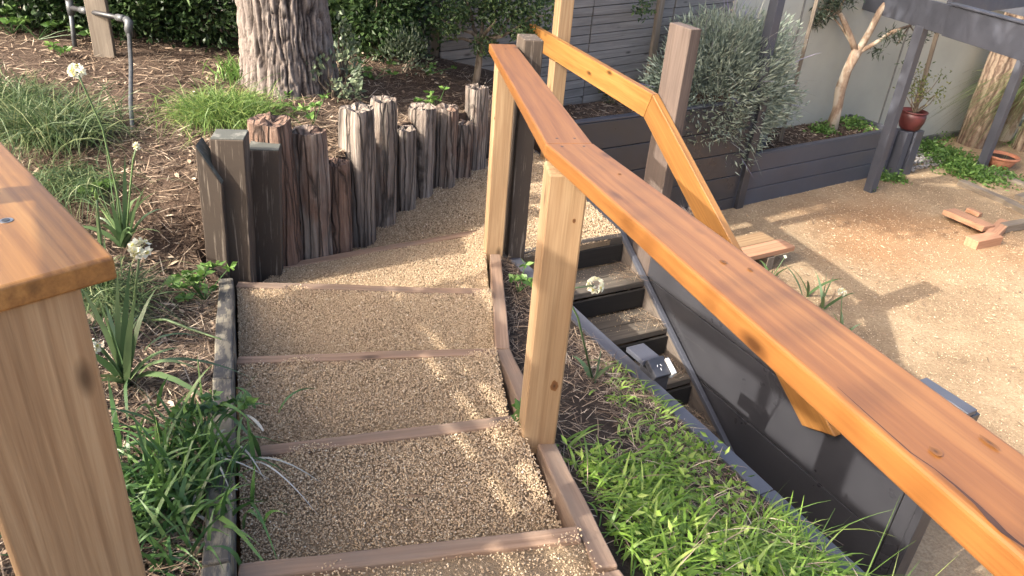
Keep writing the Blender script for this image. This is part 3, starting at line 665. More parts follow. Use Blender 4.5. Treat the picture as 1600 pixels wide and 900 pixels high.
for r_ in range(20):
    z = -2.0+.11*r_; board('slat', E2+V3(-.04, .02, z), E2+V3(-2.6, .9, z), .02, .10, M_SLAT, f2, bevel=.002, seg=1); board('slat', E2+V3(-2.61, .9, z), E2+V3(-8.5, .2, z), .02, .10, M_SLAT, f2, bevel=.002, seg=1)

PD = Vector((.8365, .548, 0)).normalized(); PN = Vector((PD.y, -PD.x, 0))
rwall = empty('rendered_wall', CN+PD*5+V3(0, 0, ZC), 'pale grey green rendered garden wall behind the pergola', 'wall')
cuts_ = [0.01]+[ (on_plane(u, v, CN, PN)-CN).dot(PD) for u, v in ((1240, 60), (1395, 110))]+[8.2, 11.5]
for a, b in zip(cuts_, cuts_[1:]):
    A = CN+PD*(a+.004); B = CN+PD*(b-.004)
    board('wall_panel', A+V3(0, 0, (ZC-.1+.35)/2), B+V3(0, 0, (ZC-.1+.35)/2), .06, .35-ZC+.1, M_WALL, rwall, bevel=.003)
for a in cuts_[1:3]: board('joint_strip', CN+PD*a+PN*.034+V3(0, 0, ZC), CN+PD*a+PN*.034+V3(0, 0, .33), .008, .03, M_WALLTRIM, rwall, up=tuple(PD), bevel=.001)
board('base_rail', CN+PD*3.6+PN*.055+V3(0, 0, ZC+.05), CN+PD*8.2+PN*.055+V3(0, 0, ZC+.05), .045, .10, M_MOSS, rwall)

# ================================================================== planters
LP0 = Vector((2.416, 8.262, 0)); LD = Vector((.82, .572, 0)).normalized(); LN = Vector((LD.y, -LD.x, 0))
lp = lambda s, o_, z: LP0+LD*s+LN*o_+V3(0, 0, z)
pl = empty('timber_planter', lp(1.6, -.3, ZC), 'long low charcoal board planter under the olive tree', 'planter')
ztop = -2.69
for k in range(3): board('planter_board', lp(.16, 0, ztop-.105-.207*k), lp(2.93, .0, ztop-.105-.207*k), .05, .20, M_CHAR, pl, bevel=.005)
board('planter_cap', lp(.16, -.005, ztop+.006), lp(2.93, -.005, ztop+.006), .06, .018, M_CHAR, pl, bevel=.003)
for k in range(3): board('planter_board', lp(2.91, -.03, ztop-.105-.207*k), lp(2.91, -.95, ztop-.105-.207*k), .05, .20, M_CHAR, pl, bevel=.005)
post('planter_post', lp(3.07, .02, 0)[:2], ZC-.1, -2.72, .13, .20, math.atan2(LD.y, LD.x), M_CHAR, pl)
post('planter_post', lp(3.25, .04, 0)[:2], ZC-.1, -2.715, .17, .22, math.atan2(LD.y, LD.x), M_CHAR, pl)
post('planter_post', lp(.09, .02, 0)[:2], ZC-.1, -2.0, .11, .10, math.atan2(LD.y, LD.x), M_BLACK, pl)
bp_ = on_plane(1215, 88, lp(0, -.35, 0), LN); post('planter_post', bp_[:2], ZC, bp_.z, .15, .15, math.atan2(LD.y, LD.x), M_CHAR, pl)
flat_poly('planter_soil', [lp(.0, -.02, 0)[:2], lp(2.9, -.02, 0)[:2], lp(2.9, -.85, 0)[:2], lp(0, -.85, 0)[:2]], -2.755, .4, M_MULCH, pl)
up_ = empty('timber_planter', lp(-1.5, -.3, ZC), 'upper black board planter at the end of the gravel landing', 'planter')
for k in range(6): board('planter_board', lp(-2.75, 0, -2.06-.145-.275*k+.0), lp(.02, 0, -2.06-.145-.275*k), .05, .268, M_BLACK, up_, bevel=.005)
board('planter_cap', lp(-2.75, -.01, -2.055), lp(.02, -.01, -2.055), .075, .02, M_CHAR, up_, bevel=.003)
flat_poly('planter_soil', [lp(-2.75, -.02, 0)[:2], lp(0, -.02, 0)[:2], lp(-.25, -.62, 0)[:2], lp(-2.9, -.62, 0)[:2]], -2.10, .5, M_MULCH, up_)
n = 2600; s = RNG.uniform(.0, 2.85, n); o_ = -RNG.uniform(.03, .82, n)
q = np.array([tuple(lp(a, b, 0)) for a, b in zip(s, o_)]); mulch('planter_bark', q[:, :2], np.full(n, -2.75), n, .03, .09, .006, .02, 'brown bark mulch in the long charcoal planter', M_STRAW)
n = 1500; s = RNG.uniform(-2.7, 0, n); o_ = -RNG.uniform(.03, .6, n)
q = np.array([tuple(lp(a, b, 0)) for a, b in zip(s, o_)]); mulch('planter_straw', q[:, :2], np.full(n, -2.095), n, .03, .10, .003, .012, 'pine straw in the upper black planter', M_STRAW)

# ================================================================== pergola
pg = empty('pergola', (4.4, 9.2, ZC), 'charcoal painted timber pergola over the courtyard', 'pergola')
PA = (4.364, 9.186); PB = (6.458, 10.567); PC = (2.436, 8.315); ga = math.atan2(.55, .835)
for p in (PA, PB, PC): post('post', p, ZC-.1, -1.30 if p != PC else -.9, .11, .11, ga, M_CHAR, pg, bevel=.005)
bd = Vector((.225, -.974, 0)).normalized(); bn = Vector((bd.y, -bd.x, 0)); bA = Vector((*PA, 0))-bd*.02
board('beam', bA-bd*1.7+V3(0, 0, -1.17), bA+bd*5.5+V3(0, 0, -1.17), .05, .30, M_CHAR, pg)
board('beam', bA+bd*.45+bn*.052+V3(0, 0, -1.165), bA+bd*5.5+bn*.052+V3(0, 0, -1.165), .05, .31, M_CHAR, pg)
board('beam_cap', bA+bd*.40+bn*.04+V3(0, 0, -.995), bA+bd*5.5+bn*.04+V3(0, 0, -.995), .12, .02, M_CHAR, pg)
rdn = Vector((.74, .67, 0)).normalized()
for k, t in enumerate((.25, 1.5, 2.7, 3.9, 5.1)):
    s0 = bA+bd*t-bn*.05; board('rafter', s0+V3(0, 0, -1.06), s0+rdn*4.5+V3(0, 0, -1.06), .05, .19, M_CHAR, pg)
board('beam', bA+rdn*2.7-bd*.5+V3(0, 0, -1.20), bA+rdn*2.7+bd*5+V3(0, 0, -1.20), .05, .22, M_CHAR, pg)

# stakes and old post near the wall
sk = at_y(1460, 60, 10.2); tag(board('timber_stake', (sk.x+.1, 10.2, ZC), (sk.x+.02, 10.25, -1.2), .07, .05, M_STAKE, None), 'thin brown timber stake standing between pergola post and wall', 'stake')
s0 = at_y(1252, 90, 9.15); tag(board('timber_stake', (s0.x, 9.15, -2.75), (s0.x+.03, 9.2, -1.0), .04, .03, M_STAKE, None), 'slim pale stake behind the lavender', 'stake')

# ================================================================== courtyard clutter
def plank(label, A, B, wd, th, m=M_OFFCUT, name='timber_offcut', cat='offcut', group=None, tiltup=(0, 0, 1), **k):
    return tag(board(name, A, B, wd, th, m, None, up=tiltup, bevel=.004, **k), label, cat, group)
R1 = at(1200, 371, -3.13); R2 = at(1233, 389, -3.13); dl = (at(1160, 392, -3.13)-at(1217, 379, -3.13)); dl.z = 0; dl.normalize()
across = (R2-R1); wdt = .19
plank('pale sanded plank lying behind the orange handrail, the farther of two', R1, R1+dl*1.5, wdt, .045, M_NEW, 'plank', 'plank')
R2 = R1+Vector((-dl.y, dl.x, 0))*(-.2 if Vector((-dl.y, dl.x, 0)).y > 0 else .2)
plank('reddish plank lying behind the orange handrail, the nearer of two', R2-dl*.06, R2+dl*1.5, wdt, .05, M_OFFCUT, 'plank', 'plank')
mid = (R1+R2)/2; pr = Vector((-dl.y, dl.x, 0))
for t_, lab in ((.25, 'short bearer under the right end of the two planks'), (1.2, 'short bearer under the hidden end of the two planks')):
    c = mid+dl*t_+V3(0, 0, -.10-.006); plank(lab, c-pr*.2, c+pr*.2, .09, .14, M_STAKE, 'bearer', 'timber')
A = at(1482, 330, ZC+.10); B = at(1545, 357, ZC+.09); plank('long sawn offcut with a dark knot on the offcut heap', A, B, .25, .06, tiltup=(.05, .1, 1))
screws_pt = A.lerp(B, .25)
A = at(1517, 380, ZC+.06); B = at(1556, 372, ZC+.06); plank('stubby square offcut in front of the heap', A, B, .15, .10)
A = at(1545, 372, ZC+.05); B = at(1570, 348, ZC+.05); plank('reddish short offcut behind the stubby block', A, B, .13, .075, M_OFFCUT)
A = at(1512, 328, ZC+.03); B = at(1532, 336, ZC+.03); plank('broken splinter of reddish wood behind the long offcut', A, B, .08, .05, M_OFFCUT, rough=.006, cuts=4)
A = at(1566, 356, ZC+.05); B = at(1640, 343, ZC+.05); plank('long pale timber length at the right edge of the photo', A, B, .10, .09, M_STAKE, 'timber_length', 'timber')
for (a, b, lab) in (((1500, 286), (1585, 322), 'weathered edging sleeper bedded in the sand, the nearer one'), ((1572, 318), (1660, 358), 'edging sleeper running out at the right edge'), ((1535, 268), (1640, 306), 'edging sleeper behind the terracotta pot'), ((1592, 312), (1640, 296), 'short cross sleeper joining the bedded sleepers')):
    plank(lab, at(*a, ZC+.015), at(*b, ZC+.015), .12, .09, M_STAKE, 'edging_sleeper', 'sleeper', 'edging sleepers in the courtyard', cuts=6, rough=.002)
# wood chips and stones
n = 2600; c = np.concatenate([RNG.normal((4.2, 7.6), (1.1, .8), (1800, 2)), RNG.uniform((1.8, 4.5), (7.5, 9.5), (800, 2))])
mulch('wood_chips', c, np.full(n, ZC+.012), n, .015, .06, .005, .016, 'pale wood chips scattered on the sandy courtyard', M_CHIP, .008, .1)
n = 1600; c = RNG.uniform((1.8, 4.0), (9, 11.5), (n, 2)); mulch('leaf_litter', c, np.full(n, ZC+.012), n, .02, .09, .003, .009, 'brown leaf litter on the courtyard sand', M_STRAW, .008, .1)
n = 22000; c = RNG.uniform((1.8, 3.5), (8, 10.5), (n, 2)); z = ZC+.018*fbm(c[:, 0], c[:, 1], 1.3, 3)
pebbles(np.column_stack([c, z]), RNG.uniform(.006, .016, n), M_PEB, 'sand_grit', label='coarse grit over the sandy courtyard', cat='grit')
q = scatter([lp(3.4, .15, 0)[:2], lp(4.3, .1, 0)[:2], lp(5.2, -1.2, 0)[:2], lp(3.2, -1.0, 0)[:2]], 900)
pebbles(np.column_stack([q, np.full(900, ZC+.02)]), RNG.uniform(.03, .075, 900), M_STONE, 'grey_stones', label='grey pebbles heaped between the planter and the wall', cat='stones')

# ---- pots
def lathe(prof, c, n=28, s=1.0):
    V = []; F = []; prof = [(a*s, b*s) for a, b in prof]
    for r, z in prof:
        for k in range(n): V.append((c[0]+r*math.cos(6.28318*k/n), c[1]+r*math.sin(6.28318*k/n), c[2]+z))
    for j in range(len(prof)-1):
        for k in range(n): F.append((j*n+k, j*n+(k+1) % n, (j+1)*n+(k+1) % n, (j+1)*n+k))
    return np.array(V), np.array(F)
ptc = lp(3.17, .02, -2.712); PS = .86
pt = empty('plant_pot', ptc, 'dark red glazed pot on the planter end post', 'pot')
V, F = lathe([(.001, .0), (.12, 0), (.15, .03), (.185, .13), (.19, .21), (.175, .27), (.16, .275), (.15, .25), (.15, .23), (.001, .23)], ptc, s=PS); mobj('bowl', V, F, M_REDPOT, pt, smooth=True)
V, F = lathe([(.178, .262), (.196, .268), (.198, .285), (.176, .288), (.168, .27)], ptc, s=PS); mobj('rim', V, F, M_REDPOT, pt, smooth=True)
V, F = lathe([(.165, .235), (.08, .25), (.001, .255)], ptc, s=PS); mobj('soil', V, F, M_SOIL, pt)
ptc2 = at(1560, 260, ZC); pt2 = empty('plant_pot', ptc2, 'low terracotta bowl beside the right pergola post', 'pot')
V, F = lathe([(.001, .0), (.13, 0), (.17, .06), (.21, .15), (.20, .155), (.185, .13), (.001, .12)], ptc2); mobj('bowl', V, F, M_TERRA, pt2, smooth=True)
V, F = lathe([(.205, .135), (.225, .14), (.228, .17), (.2, .172), (.195, .14)], ptc2); mobj('rim', V, F, M_TERRA, pt2, smooth=True)
V, F = lathe([(.195, .13), (.1, .142), (.001, .145)], ptc2); mobj('soil', V, F, M_SOIL, pt2)

# ---- outdoor power point clipped on the retaining wall
oc = at(1012, 580, -2.085); oc = CAP0+CAPD*((oc-CAP0).dot(CAPD)); ox = WN
po = empty('power_outlet', oc, 'dark grey outdoor power point on the grey wall cap', 'outlet')
c = oc+ox*.075
board('housing', c-CAPD*.055+V3(0, 0, -.05), c+CAPD*.055+V3(0, 0, -.05), .10, .15, M_PLAST, po, bevel=.006)
board('lid', c-CAPD*.16+ox*-.01+V3(0, 0, .045), c-CAPD*.02+ox*-.01+V3(0, 0, .05), .105, .028, M_CHAR, po, bevel=.005)
fn = (CAPD*.6+V3(0, 0, 1)).normalized()
fp = board('face_plate', c-CAPD*.022+V3(0, 0, .06), c+CAPD*.066+V3(0, 0, .012), .098, .035, M_PLAST, po, up=tuple(fn), bevel=.005)
board('white_switch', c-CAPD*.0+ox*.052+V3(0, 0, .055), c+CAPD*.075+ox*.052+V3(0, 0, .014), .02, .05, M_WHITE, po, up=tuple(fn), bevel=.003)
fc = c+CAPD*.022+V3(0, 0, .036)+fn*.0185; fx, fy, fz = frame(CAPD-V3(0, 0, .55), fn)
for (a, b, rot) in ((-.006, .008, .5), (-.006, -.012, -.5), (.014, -.002, 0)):
    p0 = fc+fx*a+fy*b; dd = fx*math.cos(rot)+fy*math.sin(rot); board('socket_slot', p0-dd*.006, p0+dd*.006, .003, .002, M_WHITE, fp, up=tuple(fn), bevel=0)

# ---- standpipe at the back left
spb = gat(115, 72); bot2 = gat(207, 345)
sp = empty('standpipe', spb, 'galvanised garden water pipe frame at the far left of the bed', 'pipe')
ya = spb.y; tL = at_y(110, 12, ya); tM = at_y(128, 5, ya); tR = at_y(197, 30, ya-.35)
V, F = tube([spb-V3(0, 0, .1), tL], [.017, .017], 10); mobj('pipe', V, F, M_PIPE, sp, smooth=True)
V, F = tube([tL+V3(0, 0, -.05), tL+V3(0, 0, -.0), tL+V3(0, 0, .05)], [.026, .028, .026], 10); mobj('collar', V, F, M_PIPE, sp, smooth=True)
V, F = tube([tL, tR], [.018, .018], 10); mobj('pipe', V, F, M_PIPEBLK, sp, smooth=True)
for t in (.2, .85): 
    a = tL.lerp(tR, t); b = tL.lerp(tR, t+.12); V, F = tube([a, b], [.025, .025], 10); mobj('coupling', V, F, M_PIPE, sp, smooth=True)
tE = tR+V3(.02, -.03, -.06); V, F = tube([tR, tR.lerp(tE, .5)+V3(.02, -.01, .015), tE, tE+V3(.004, 0, -.05)], [.026, .030, .028, .022], 10); mobj('elbow', V, F, M_PIPE, sp, smooth=True)
dn = gat(206, 225)
V, F = tube([tE+V3(0, 0, -.03), tE.lerp(dn, .35)+V3(.01, 0, 0), tE.lerp(dn, .7), dn-V3(0, 0, .1)], [.014, .014, .013, .012], 10); mobj('hose', V, F, M_PIPE, sp, smooth=True)
b0 = gat(165, 88); tag(post('timber_stake', b0[:2], b0.z-.2, b0.z+1.0, .14, .06, .2, M_STAKE, None, cuts=6, rough=.002), 'short grey timber stake behind the water pipe', 'stake')
# ================================================================== trees and shrubs
def trunk_mesh(pts, rad, n=28, furrow=.05, seed=0, flare=.35):
    rr = random.Random(seed); V, F = [], []
    ph = [rr.uniform(0, 6.28) for _ in range(8)]
    P = [Vector(p) for p in pts]; m = 26; fine = []
    for j in range(m):
        t = j/(m-1)*(len(P)-1); i = min(int(t), len(P)-2); fine.append((P[i].lerp(P[i+1], t-i), rad[i]+(rad[i+1]-rad[i])*(t-i)))
    for j, (c, r) in enumerate(fine):
        for k in range(n):
            a = 6.28318*k/n
            q = r*(1+furrow*(math.sin(5*a+ph[0]+c.z*1.5)+.7*math.sin(9*a+ph[1]-c.z*2.2)+.5*math.sin(14*a+ph[2]+c.z*3))+rr.uniform(-.5, .5)*furrow*.5)
            q *= 1+flare*math.exp(-(c.z-fine[0][0].z)/.22)*(1+.4*math.sin(4*a+ph[3]))
            V.append((c.x+q*math.cos(a), c.y+q*math.sin(a), c.z))
    F = [(j*n+k, j*n+(k+1) % n, (j+1)*n+(k+1) % n, (j+1)*n+k) for j in range(m-1) for k in range(n)]
    return np.array(V), np.array(F)
def branches(root, tips, r0, r1, wob=.15, n=6):
    parts = []
    for tip in tips:
        a = Vector(root); b = Vector(tip); L = (b-a).length
        pts = [a]+[a.lerp(b, t)+Vector((random.uniform(-1, 1), random.uniform(-1, 1), random.uniform(-1, 1)))*L*wob*.3 for t in (.3, .6, .85)]+[b]
        parts.append(tube(pts, [r0, r0*.75+r1*.25, (r0+r1)/2, r1*1.3, r1], n))
    return join(parts)
def crown(P, C, k, m, name, parent, L, W, up=.3, centre=None):
    D = P-C[k] if centre is None else P-np.array(centre); D = unit(D)+RNG.normal(size=P.shape)*.5; D[:, 2] += up
    n = len(P); V, F, r = leaves(P, D, RNG.uniform(L[0], L[1], n), RNG.uniform(W[0], W[1], n), .2)
    return mobj(name, V, F, m, parent, rnd=r)

# --- the big furrowed tree behind the palisade; its crown is above the picture
tb = gat(440, 142); tb = Vector((tb.x, tb.y+.20, tb.z))
t1 = empty('large_tree', tb, 'thick furrowed grey brown tree trunk behind the log wall', 'tree')
nz_, na = 330, 260; zz_ = np.linspace(-.15, 3.2, nz_)[:, None]; aa = np.linspace(0, 2*math.pi, na, endpoint=False)[None, :]
def vnoise(x, y, z, seed):
    r = np.random.default_rng(seed); T = r.random((64, 64, 64)); xi, yi, zi = (np.floor(q).astype(int) for q in (x, y, z)); fx, fy, fz = x-xi, y-yi, z-zi
    fx, fy, fz = (q*q*(3-2*q) for q in (fx, fy, fz)); g = lambda a, b, c: T[(xi+a) % 64, (yi+b) % 64, (zi+c) % 64]; L = lambda a, b, t: a+(b-a)*t
    return L(L(L(g(0, 0, 0), g(1, 0, 0), fx), L(g(0, 1, 0), g(1, 1, 0), fx), fy), L(L(g(0, 0, 1), g(1, 0, 1), fx), L(g(0, 1, 1), g(1, 1, 1), fx), fy), fz)
ca, sa = np.cos(aa)+0*zz_, np.sin(aa)+0*zz_; zb_ = zz_+0*aa
wz_ = .35*vnoise(ca*5+9, sa*5+9, zb_*6+9, 1); n1 = vnoise((ca+wz_*.25)*9+30, (sa+wz_*.25)*9+30, zb_*2.6+5, 2); n2 = vnoise(ca*19+60, sa*19+60, zb_*7+5, 3); n3 = vnoise(ca*42+90, sa*42+90, zb_*22+5, 4)
f1 = np.clip(np.abs(2*n1-1)*4.5, 0, 1)**.8; f2 = np.clip(np.abs(2*n2-1)*3.5, 0, 1)**.8; bk = f1*(.45+.55*f2)*(.6+.4*n3)+.12*n3
R_ = np.interp(zz_, [-.15, .6, 1.6, 3.2], [.285, .275, .27, .22])*(1+.30*np.exp(-(zz_+.15)/.2)*(1+.4*np.sin(4*aa+1)))*(1+.03*np.sin(2*aa+zz_)+.02*np.sin(3*aa-zz_*2))+.04*(bk-.5)
X = tb.x-.03*np.maximum(zz_, 0)+R_*np.cos(aa); Y = tb.y+.03*np.maximum(zz_, 0)+R_*np.sin(aa); Zt = tb.z+zz_+0*aa
I = np.arange(nz_*na).reshape(nz_, na); J2 = np.roll(I, -1, 1); F = np.stack([I[:-1], J2[:-1], J2[1:], I[1:]], -1).reshape(-1, 4)
M_FURROW = attrmat('furrowed_plate_bark', ((0, (.016, .012, .010)), (.3, (.055, .043, .037)), (.65, (.125, .102, .09)), (1, (.20, .17, .15))), .95)
mobj('trunk', np.stack([X, Y, Zt], -1).reshape(-1, 3), F, M_FURROW, t1, rnd=np.clip(bk+RNG.normal(0, .10, bk.shape), 0, 1).reshape(-1), smooth=True)
top = tb+V3(-.1, .1, 3.1)
tips = [tuple(top+Vector((1.7*math.cos(a), 1.7*math.sin(a), random.uniform(.4, 2.0)))) for a in np.linspace(0, 5.6, 9)]
V, F = branches(top, tips, .12, .02); mobj('limbs', V, F, M_BARK, t1, smooth=True)
P, C, k = clumped(15000, tuple(top+V3(0, 0, 1.0)), (2.1, 2.1, 1.3), 100, .17, .25); crown(P, C, k, M_HEDGE, 'crown', t1, (.09, .16), (.03, .05), -.2)

# --- added tree, out of view on the left, placed to throw dappled shade
sb = Vector((-4.6, -2.9, -1.4)); t2 = empty('added_shade_tree', sb, 'added leafy tree out of view left of the steps, throwing dappled shade', 'tree')
V, F = trunk_mesh([sb-V3(0, 0, .1), sb+V3(.05, .1, 1.2), sb+V3(.1, .45, 3.0)], [.16, .13, .10], 20, .03, 8, .2); mobj('trunk', V, F, M_BARK, t2)
top = sb+V3(.1, .43, 2.9); cc = Vector((-4.45, -2.0, 3.3))
V, F = branches(top, [tuple(cc+Vector((.5*math.cos(a), .5*math.sin(a), random.uniform(-.3, .5)))) for a in np.linspace(0, 5.4, 6)], .035, .008); mobj('limbs', V, F, M_BARK, t2)
P, C, k = clumped(480, tuple(cc), (.72, .72, .6), 16, .10, .2); crown(P, C, k, M_HEDGE, 'crown', t2, (.07, .12), (.03, .045), -.2)

# --- added slat screen, out of view on the left, shaped to stripe and shade the steps
u_s = -1.0; hx = lambda h: Vector((.843*u_s-.538*h, .538*u_s+.843*h, 0))
sc = empty('added_shade_screen', hx(2.2)+V3(0, 0, -1.6), 'added slat screen out of view left of the steps, casting their shade', 'screen')
sn = Vector((.843, .538, 0))
for h, wd in ((.85, .06), (1.62, .08), (2.2, .09), (3.3, .06)): board('shade_screen_post', hx(h)-sn*.05+V3(0, 0, -1.8), hx(h)-sn*.05+V3(0, 0, .47), .06, wd, M_STAKE, sc, up=(-.538, .843, 0))
board('shade_screen_rail', hx(.8)+V3(0, 0, .405), hx(3.35)+V3(0, 0, .405), .04, .125, M_STAKE, sc)
for i in range(13):
    z = -.80+.052*i; hgt = .049 if i < 8 else .046
    if i >= 8: z = -.355+.098*(i-8)
    board('slat', hx(.8)+V3(0, 0, z), hx(3.35)+V3(0, 0, z), .016, hgt, M_SLAT, sc, bevel=.002, seg=1)

# --- hedge shrubs along the back
def shrub(name, c, r, n, label, m, L, W, group=None, nc=40, spread=.07, tr=M_TWIG, zb=None, cat='shrub', shell=.25, up=.4):
    base = Vector((c[0], c[1], zb if zb is not None else c[2]-r[2])); s = empty(name, base, label, cat, group)
    V, F = branches(base-V3(0, 0, .05), [tuple(ball_pts(1, c, np.array(r)*.8)[0]) for _ in range(9)], .014, .003, .25, 5); mobj('branches', V, F, tr, s)
    P, C, k = clumped(n, c, r, nc, spread, shell); P = P[P[:, 2] > base.z+.02]; k = k[:len(P)]
    crown(P, C, k, m, 'foliage', s, L, W, up, c); return s
HG = 'dark shrubs along the back of the bed'
for i, (u, v, y, r, n, lab) in enumerate([
        (10, 40, 6.15, (.75, .4, .62), 9000, 'dark leafy shrub at the top left corner of the bed'), (110, 45, 6.3, (.6, .4, .62), 9000, 'dark shrub behind the water pipe'),
        (215, 50, 6.35, (.55, .4, .6), 9000, 'dark shrub between the water pipe and the big trunk'), (315, 55, 6.4, (.5, .4, .62), 9000, 'dark shrub touching the left side of the big trunk'),
        (520, 70, 6.75, (.5, .35, .75), 9500, 'tall dark shrub right of the big trunk'), (600, 85, 6.6, (.40, .3, .66), 8500, 'dark glossy shrub in front of the left fence panel')]):
    c = at_y(u, v, y); g0 = float(gz(c.x, c.y)); c = (c.x, c.y, g0+r[2]*.85); shrub('dark_shrub', c, r, n, lab, M_HEDGE, (.035, .07), (.022, .04), HG, 150, .085, zb=g0-.02, shell=.0)
c = at_y(630, 105, 6.3); shrub('mid_green_shrub', tuple(c), (.22, .2, .28), 900, 'loose grey green shrub in front of the fence foot', M_SAGE, (.025, .045), (.012, .022), None, 26, .05, zb=float(gz(c.x, c.y)))
c = at_y(523, 118, 5.35); shrub('pale_sapling', tuple(c), (.20, .16, .17), 420, 'pale round leaved sapling beside the big trunk', M_SAGE, (.03, .055), (.02, .034), None, 26, .03, zb=float(gz(c.x, c.y))-.02, cat='sapling', up=.7)
c = at_y(535, 75, 5.9); shrub('pale_sapling', tuple(c), (.10, .10, .22), 160, 'thin pale sapling rising behind the round leaved one', M_SAGE, (.03, .05), (.018, .03), None, 14, .03, zb=float(gz(c.x, c.y))-.02, cat='sapling', up=.7)

# --- small tree before the fence, behind the far rail end
b = gat(738, 140); b.y = 6.55; b.x = at_y(738, 140, 6.55).x; b.z = -1.85
t3 = empty('small_tree', b, 'small green leaved tree in front of the slat fence', 'tree')
j = at_y(752, 65, 6.6); V1 = tube([b, b.lerp(j, .5)+V3(.01, 0, 0), j], [.035, .03, .024], 10)
V2 = branches(j, [tuple(at_y(u, v, y)) for u, v, y in ((690, 30, 6.5), (720, -20, 6.7), (770, -30, 6.6), (820, 10, 6.7), (850, 25, 6.5), (775, 30, 6.4), (700, 60, 6.4))], .02, .005, .2)
V, F = join([V1, V2]); mobj('trunk', V, F, M_TWIG, t3)
P = []; 
for u, v, y, r, n_ in ((700, 25, 6.5, .18, 420), (745, 5, 6.7, .25, 700), (790, 20, 6.6, .24, 700), (835, 18, 6.6, .2, 500), (770, -40, 6.6, .35, 900), (705, 50, 6.35, .08, 90), (820, 55, 6.4, .1, 160), (755, 70, 6.55, .12, 200)):
    P.append(ball_pts(n_, tuple(at_y(u, v, y)), (r, r, r*.8)))
P = np.concatenate(P); D = RNG.normal(size=P.shape); D[:, 2] -= .1; V, F, r = leaves(P, D, RNG.uniform(.03, .055, len(P)), RNG.uniform(.016, .028, len(P)), .2)
M_MIDLEAF = leafmat('small_tree_leaf', (.025, .05, .018), (.05, .09, .03), (.14, .20, .07)); mobj('crown', V, F, M_MIDLEAF, t3, rnd=r)
c = at_y(1005, 12, 8.0); P = ball_pts(120, tuple(c), (.12, .12, .12)); D = RNG.normal(size=P.shape); V, F, r = leaves(P, D, RNG.uniform(.03, .06, 120), RNG.uniform(.015, .028, 120))
hs = empty('overhanging_spray', c, 'small leafy spray hanging in front of the slat fence', 'foliage'); mobj('foliage', V, F, M_MIDLEAF, hs, rnd=r)
V, F = tube([tuple(c-V3(0, 0, .05)), tuple(c+V3(-.1, .05, .4)), tuple(c+V3(-.2, .3, 1.0))], [.004, .006, .008], 5); mobj('twig', V, F, M_TWIG, hs)

# --- lavender
lc = Vector((2.12, 8.46, -2.02)); lv = empty('lavender_bush', (lc.x, lc.y, -2.75), 'big silvery lavender bush spilling over the charcoal planter', 'shrub')
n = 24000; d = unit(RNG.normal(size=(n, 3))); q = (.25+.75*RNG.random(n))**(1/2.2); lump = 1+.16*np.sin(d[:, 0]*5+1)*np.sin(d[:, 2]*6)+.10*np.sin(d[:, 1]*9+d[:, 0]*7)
loc = d*(q*lump)[:, None]*np.array([1.02, .50, .80]); Rm = np.array([[LD.x, -LD.y, 0], [LD.y, LD.x, 0], [0, 0, 1]])
P = loc@Rm.T+np.array(lc); D = (d*np.array([1, 1, .7]))@Rm.T+RNG.normal(size=(n, 3))*.45; D[:, 2] += .45
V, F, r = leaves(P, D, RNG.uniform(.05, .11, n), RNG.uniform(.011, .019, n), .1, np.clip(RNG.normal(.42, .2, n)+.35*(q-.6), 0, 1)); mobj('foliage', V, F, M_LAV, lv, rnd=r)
n = 170; d = unit(RNG.normal(size=(n, 3))+np.array([0, -.1, .8])); P = (d*np.array([.96, .46, .76]))@Rm.T+np.array(lc); D = d@Rm.T+RNG.normal(size=(n, 3))*.25; D[:, 2] += .4
V, F, r = blades(P, D, RNG.uniform(.15, .38, n), .008, RNG.uniform(0, .5, n), 5); mobj('flower_stalks', V, F, M_LAVTIP, lv, rnd=r)['kind'] = 'stuff'
V, F = branches((lc.x, lc.y, -2.78), [tuple(ball_pts(1, lc, (.6, .3, .4))[0]) for _ in range(14)], .02, .005, .25, 5); mobj('branches', V, F, M_TWIG, lv)

# --- olive tree in the charcoal planter
ob = at(1298, 203, -2.75); yo = ob.y
ot = empty('olive_tree', ob, 'peeling pale trunked olive tree growing in the charcoal planter', 'tree')
k1 = at_y(1313, 140, yo); k2 = at_y(1340, 78, yo); parts = [tube([ob-V3(0, 0, .05), ob.lerp(k1, .5)+V3(.02, 0, 0), k1, k1.lerp(k2, .5)+V3(-.02, 0, 0), k2], [.085, .06, .066, .056, .066], 14)]
for u, v, dy, r0, r1 in ((1312, 20, 0, .042, .028), (1392, -5, .1, .045, .034), (1422, 40, -.1, .028, .016), (1303, 28, .05, .016, .01)):
    tpp = at_y(u, v, yo+dy); parts.append(tube([k2-V3(0, 0, .05), k2.lerp(tpp, .35)+V3(.01, .02, -.02), k2.lerp(tpp, .7)+V3(-.015, 0, .02), tpp], [r0, r0*.9, (r0+r1)/2, r1], 10))
V, F = join(parts); mobj('trunk', V, F, M_BARKP, ot, smooth=True)
V, F = branches(at_y(1312, 20, yo), [tuple(at_y(u, v, yo)) for u, v in ((1270, 30), (1290, -20), (1330, -30), (1262, 5))], .015, .004); mobj('twigs', V, F, M_TWIG, ot)
V, F = branches(at_y(1422, 40, yo-.1), [tuple(at_y(u, v, yo-.2)) for u, v in ((1400, 72), (1440, 60), (1450, 20), (1380, 60))], .010, .003); mobj('twigs', V, F, M_TWIG, ot)
P = []
for u, v, dy, r, n_ in ((1285, 10, 0, .22, 420), (1275, 30, 0, .12, 130), (1320, -15, 0, .25, 500), (1240, 0, .1, .12, 90), (1395, 55, -.1, .13, 110), (1435, 62, -.2, .12, 90), (1372, 80, 0, .1, 40), (1415, 100, -.1, .08, 25), (1450, 40, -.1, .15, 100)): P.append(ball_pts(n_, tuple(at_y(u, v, yo+dy)), (r, r, r*.8)))
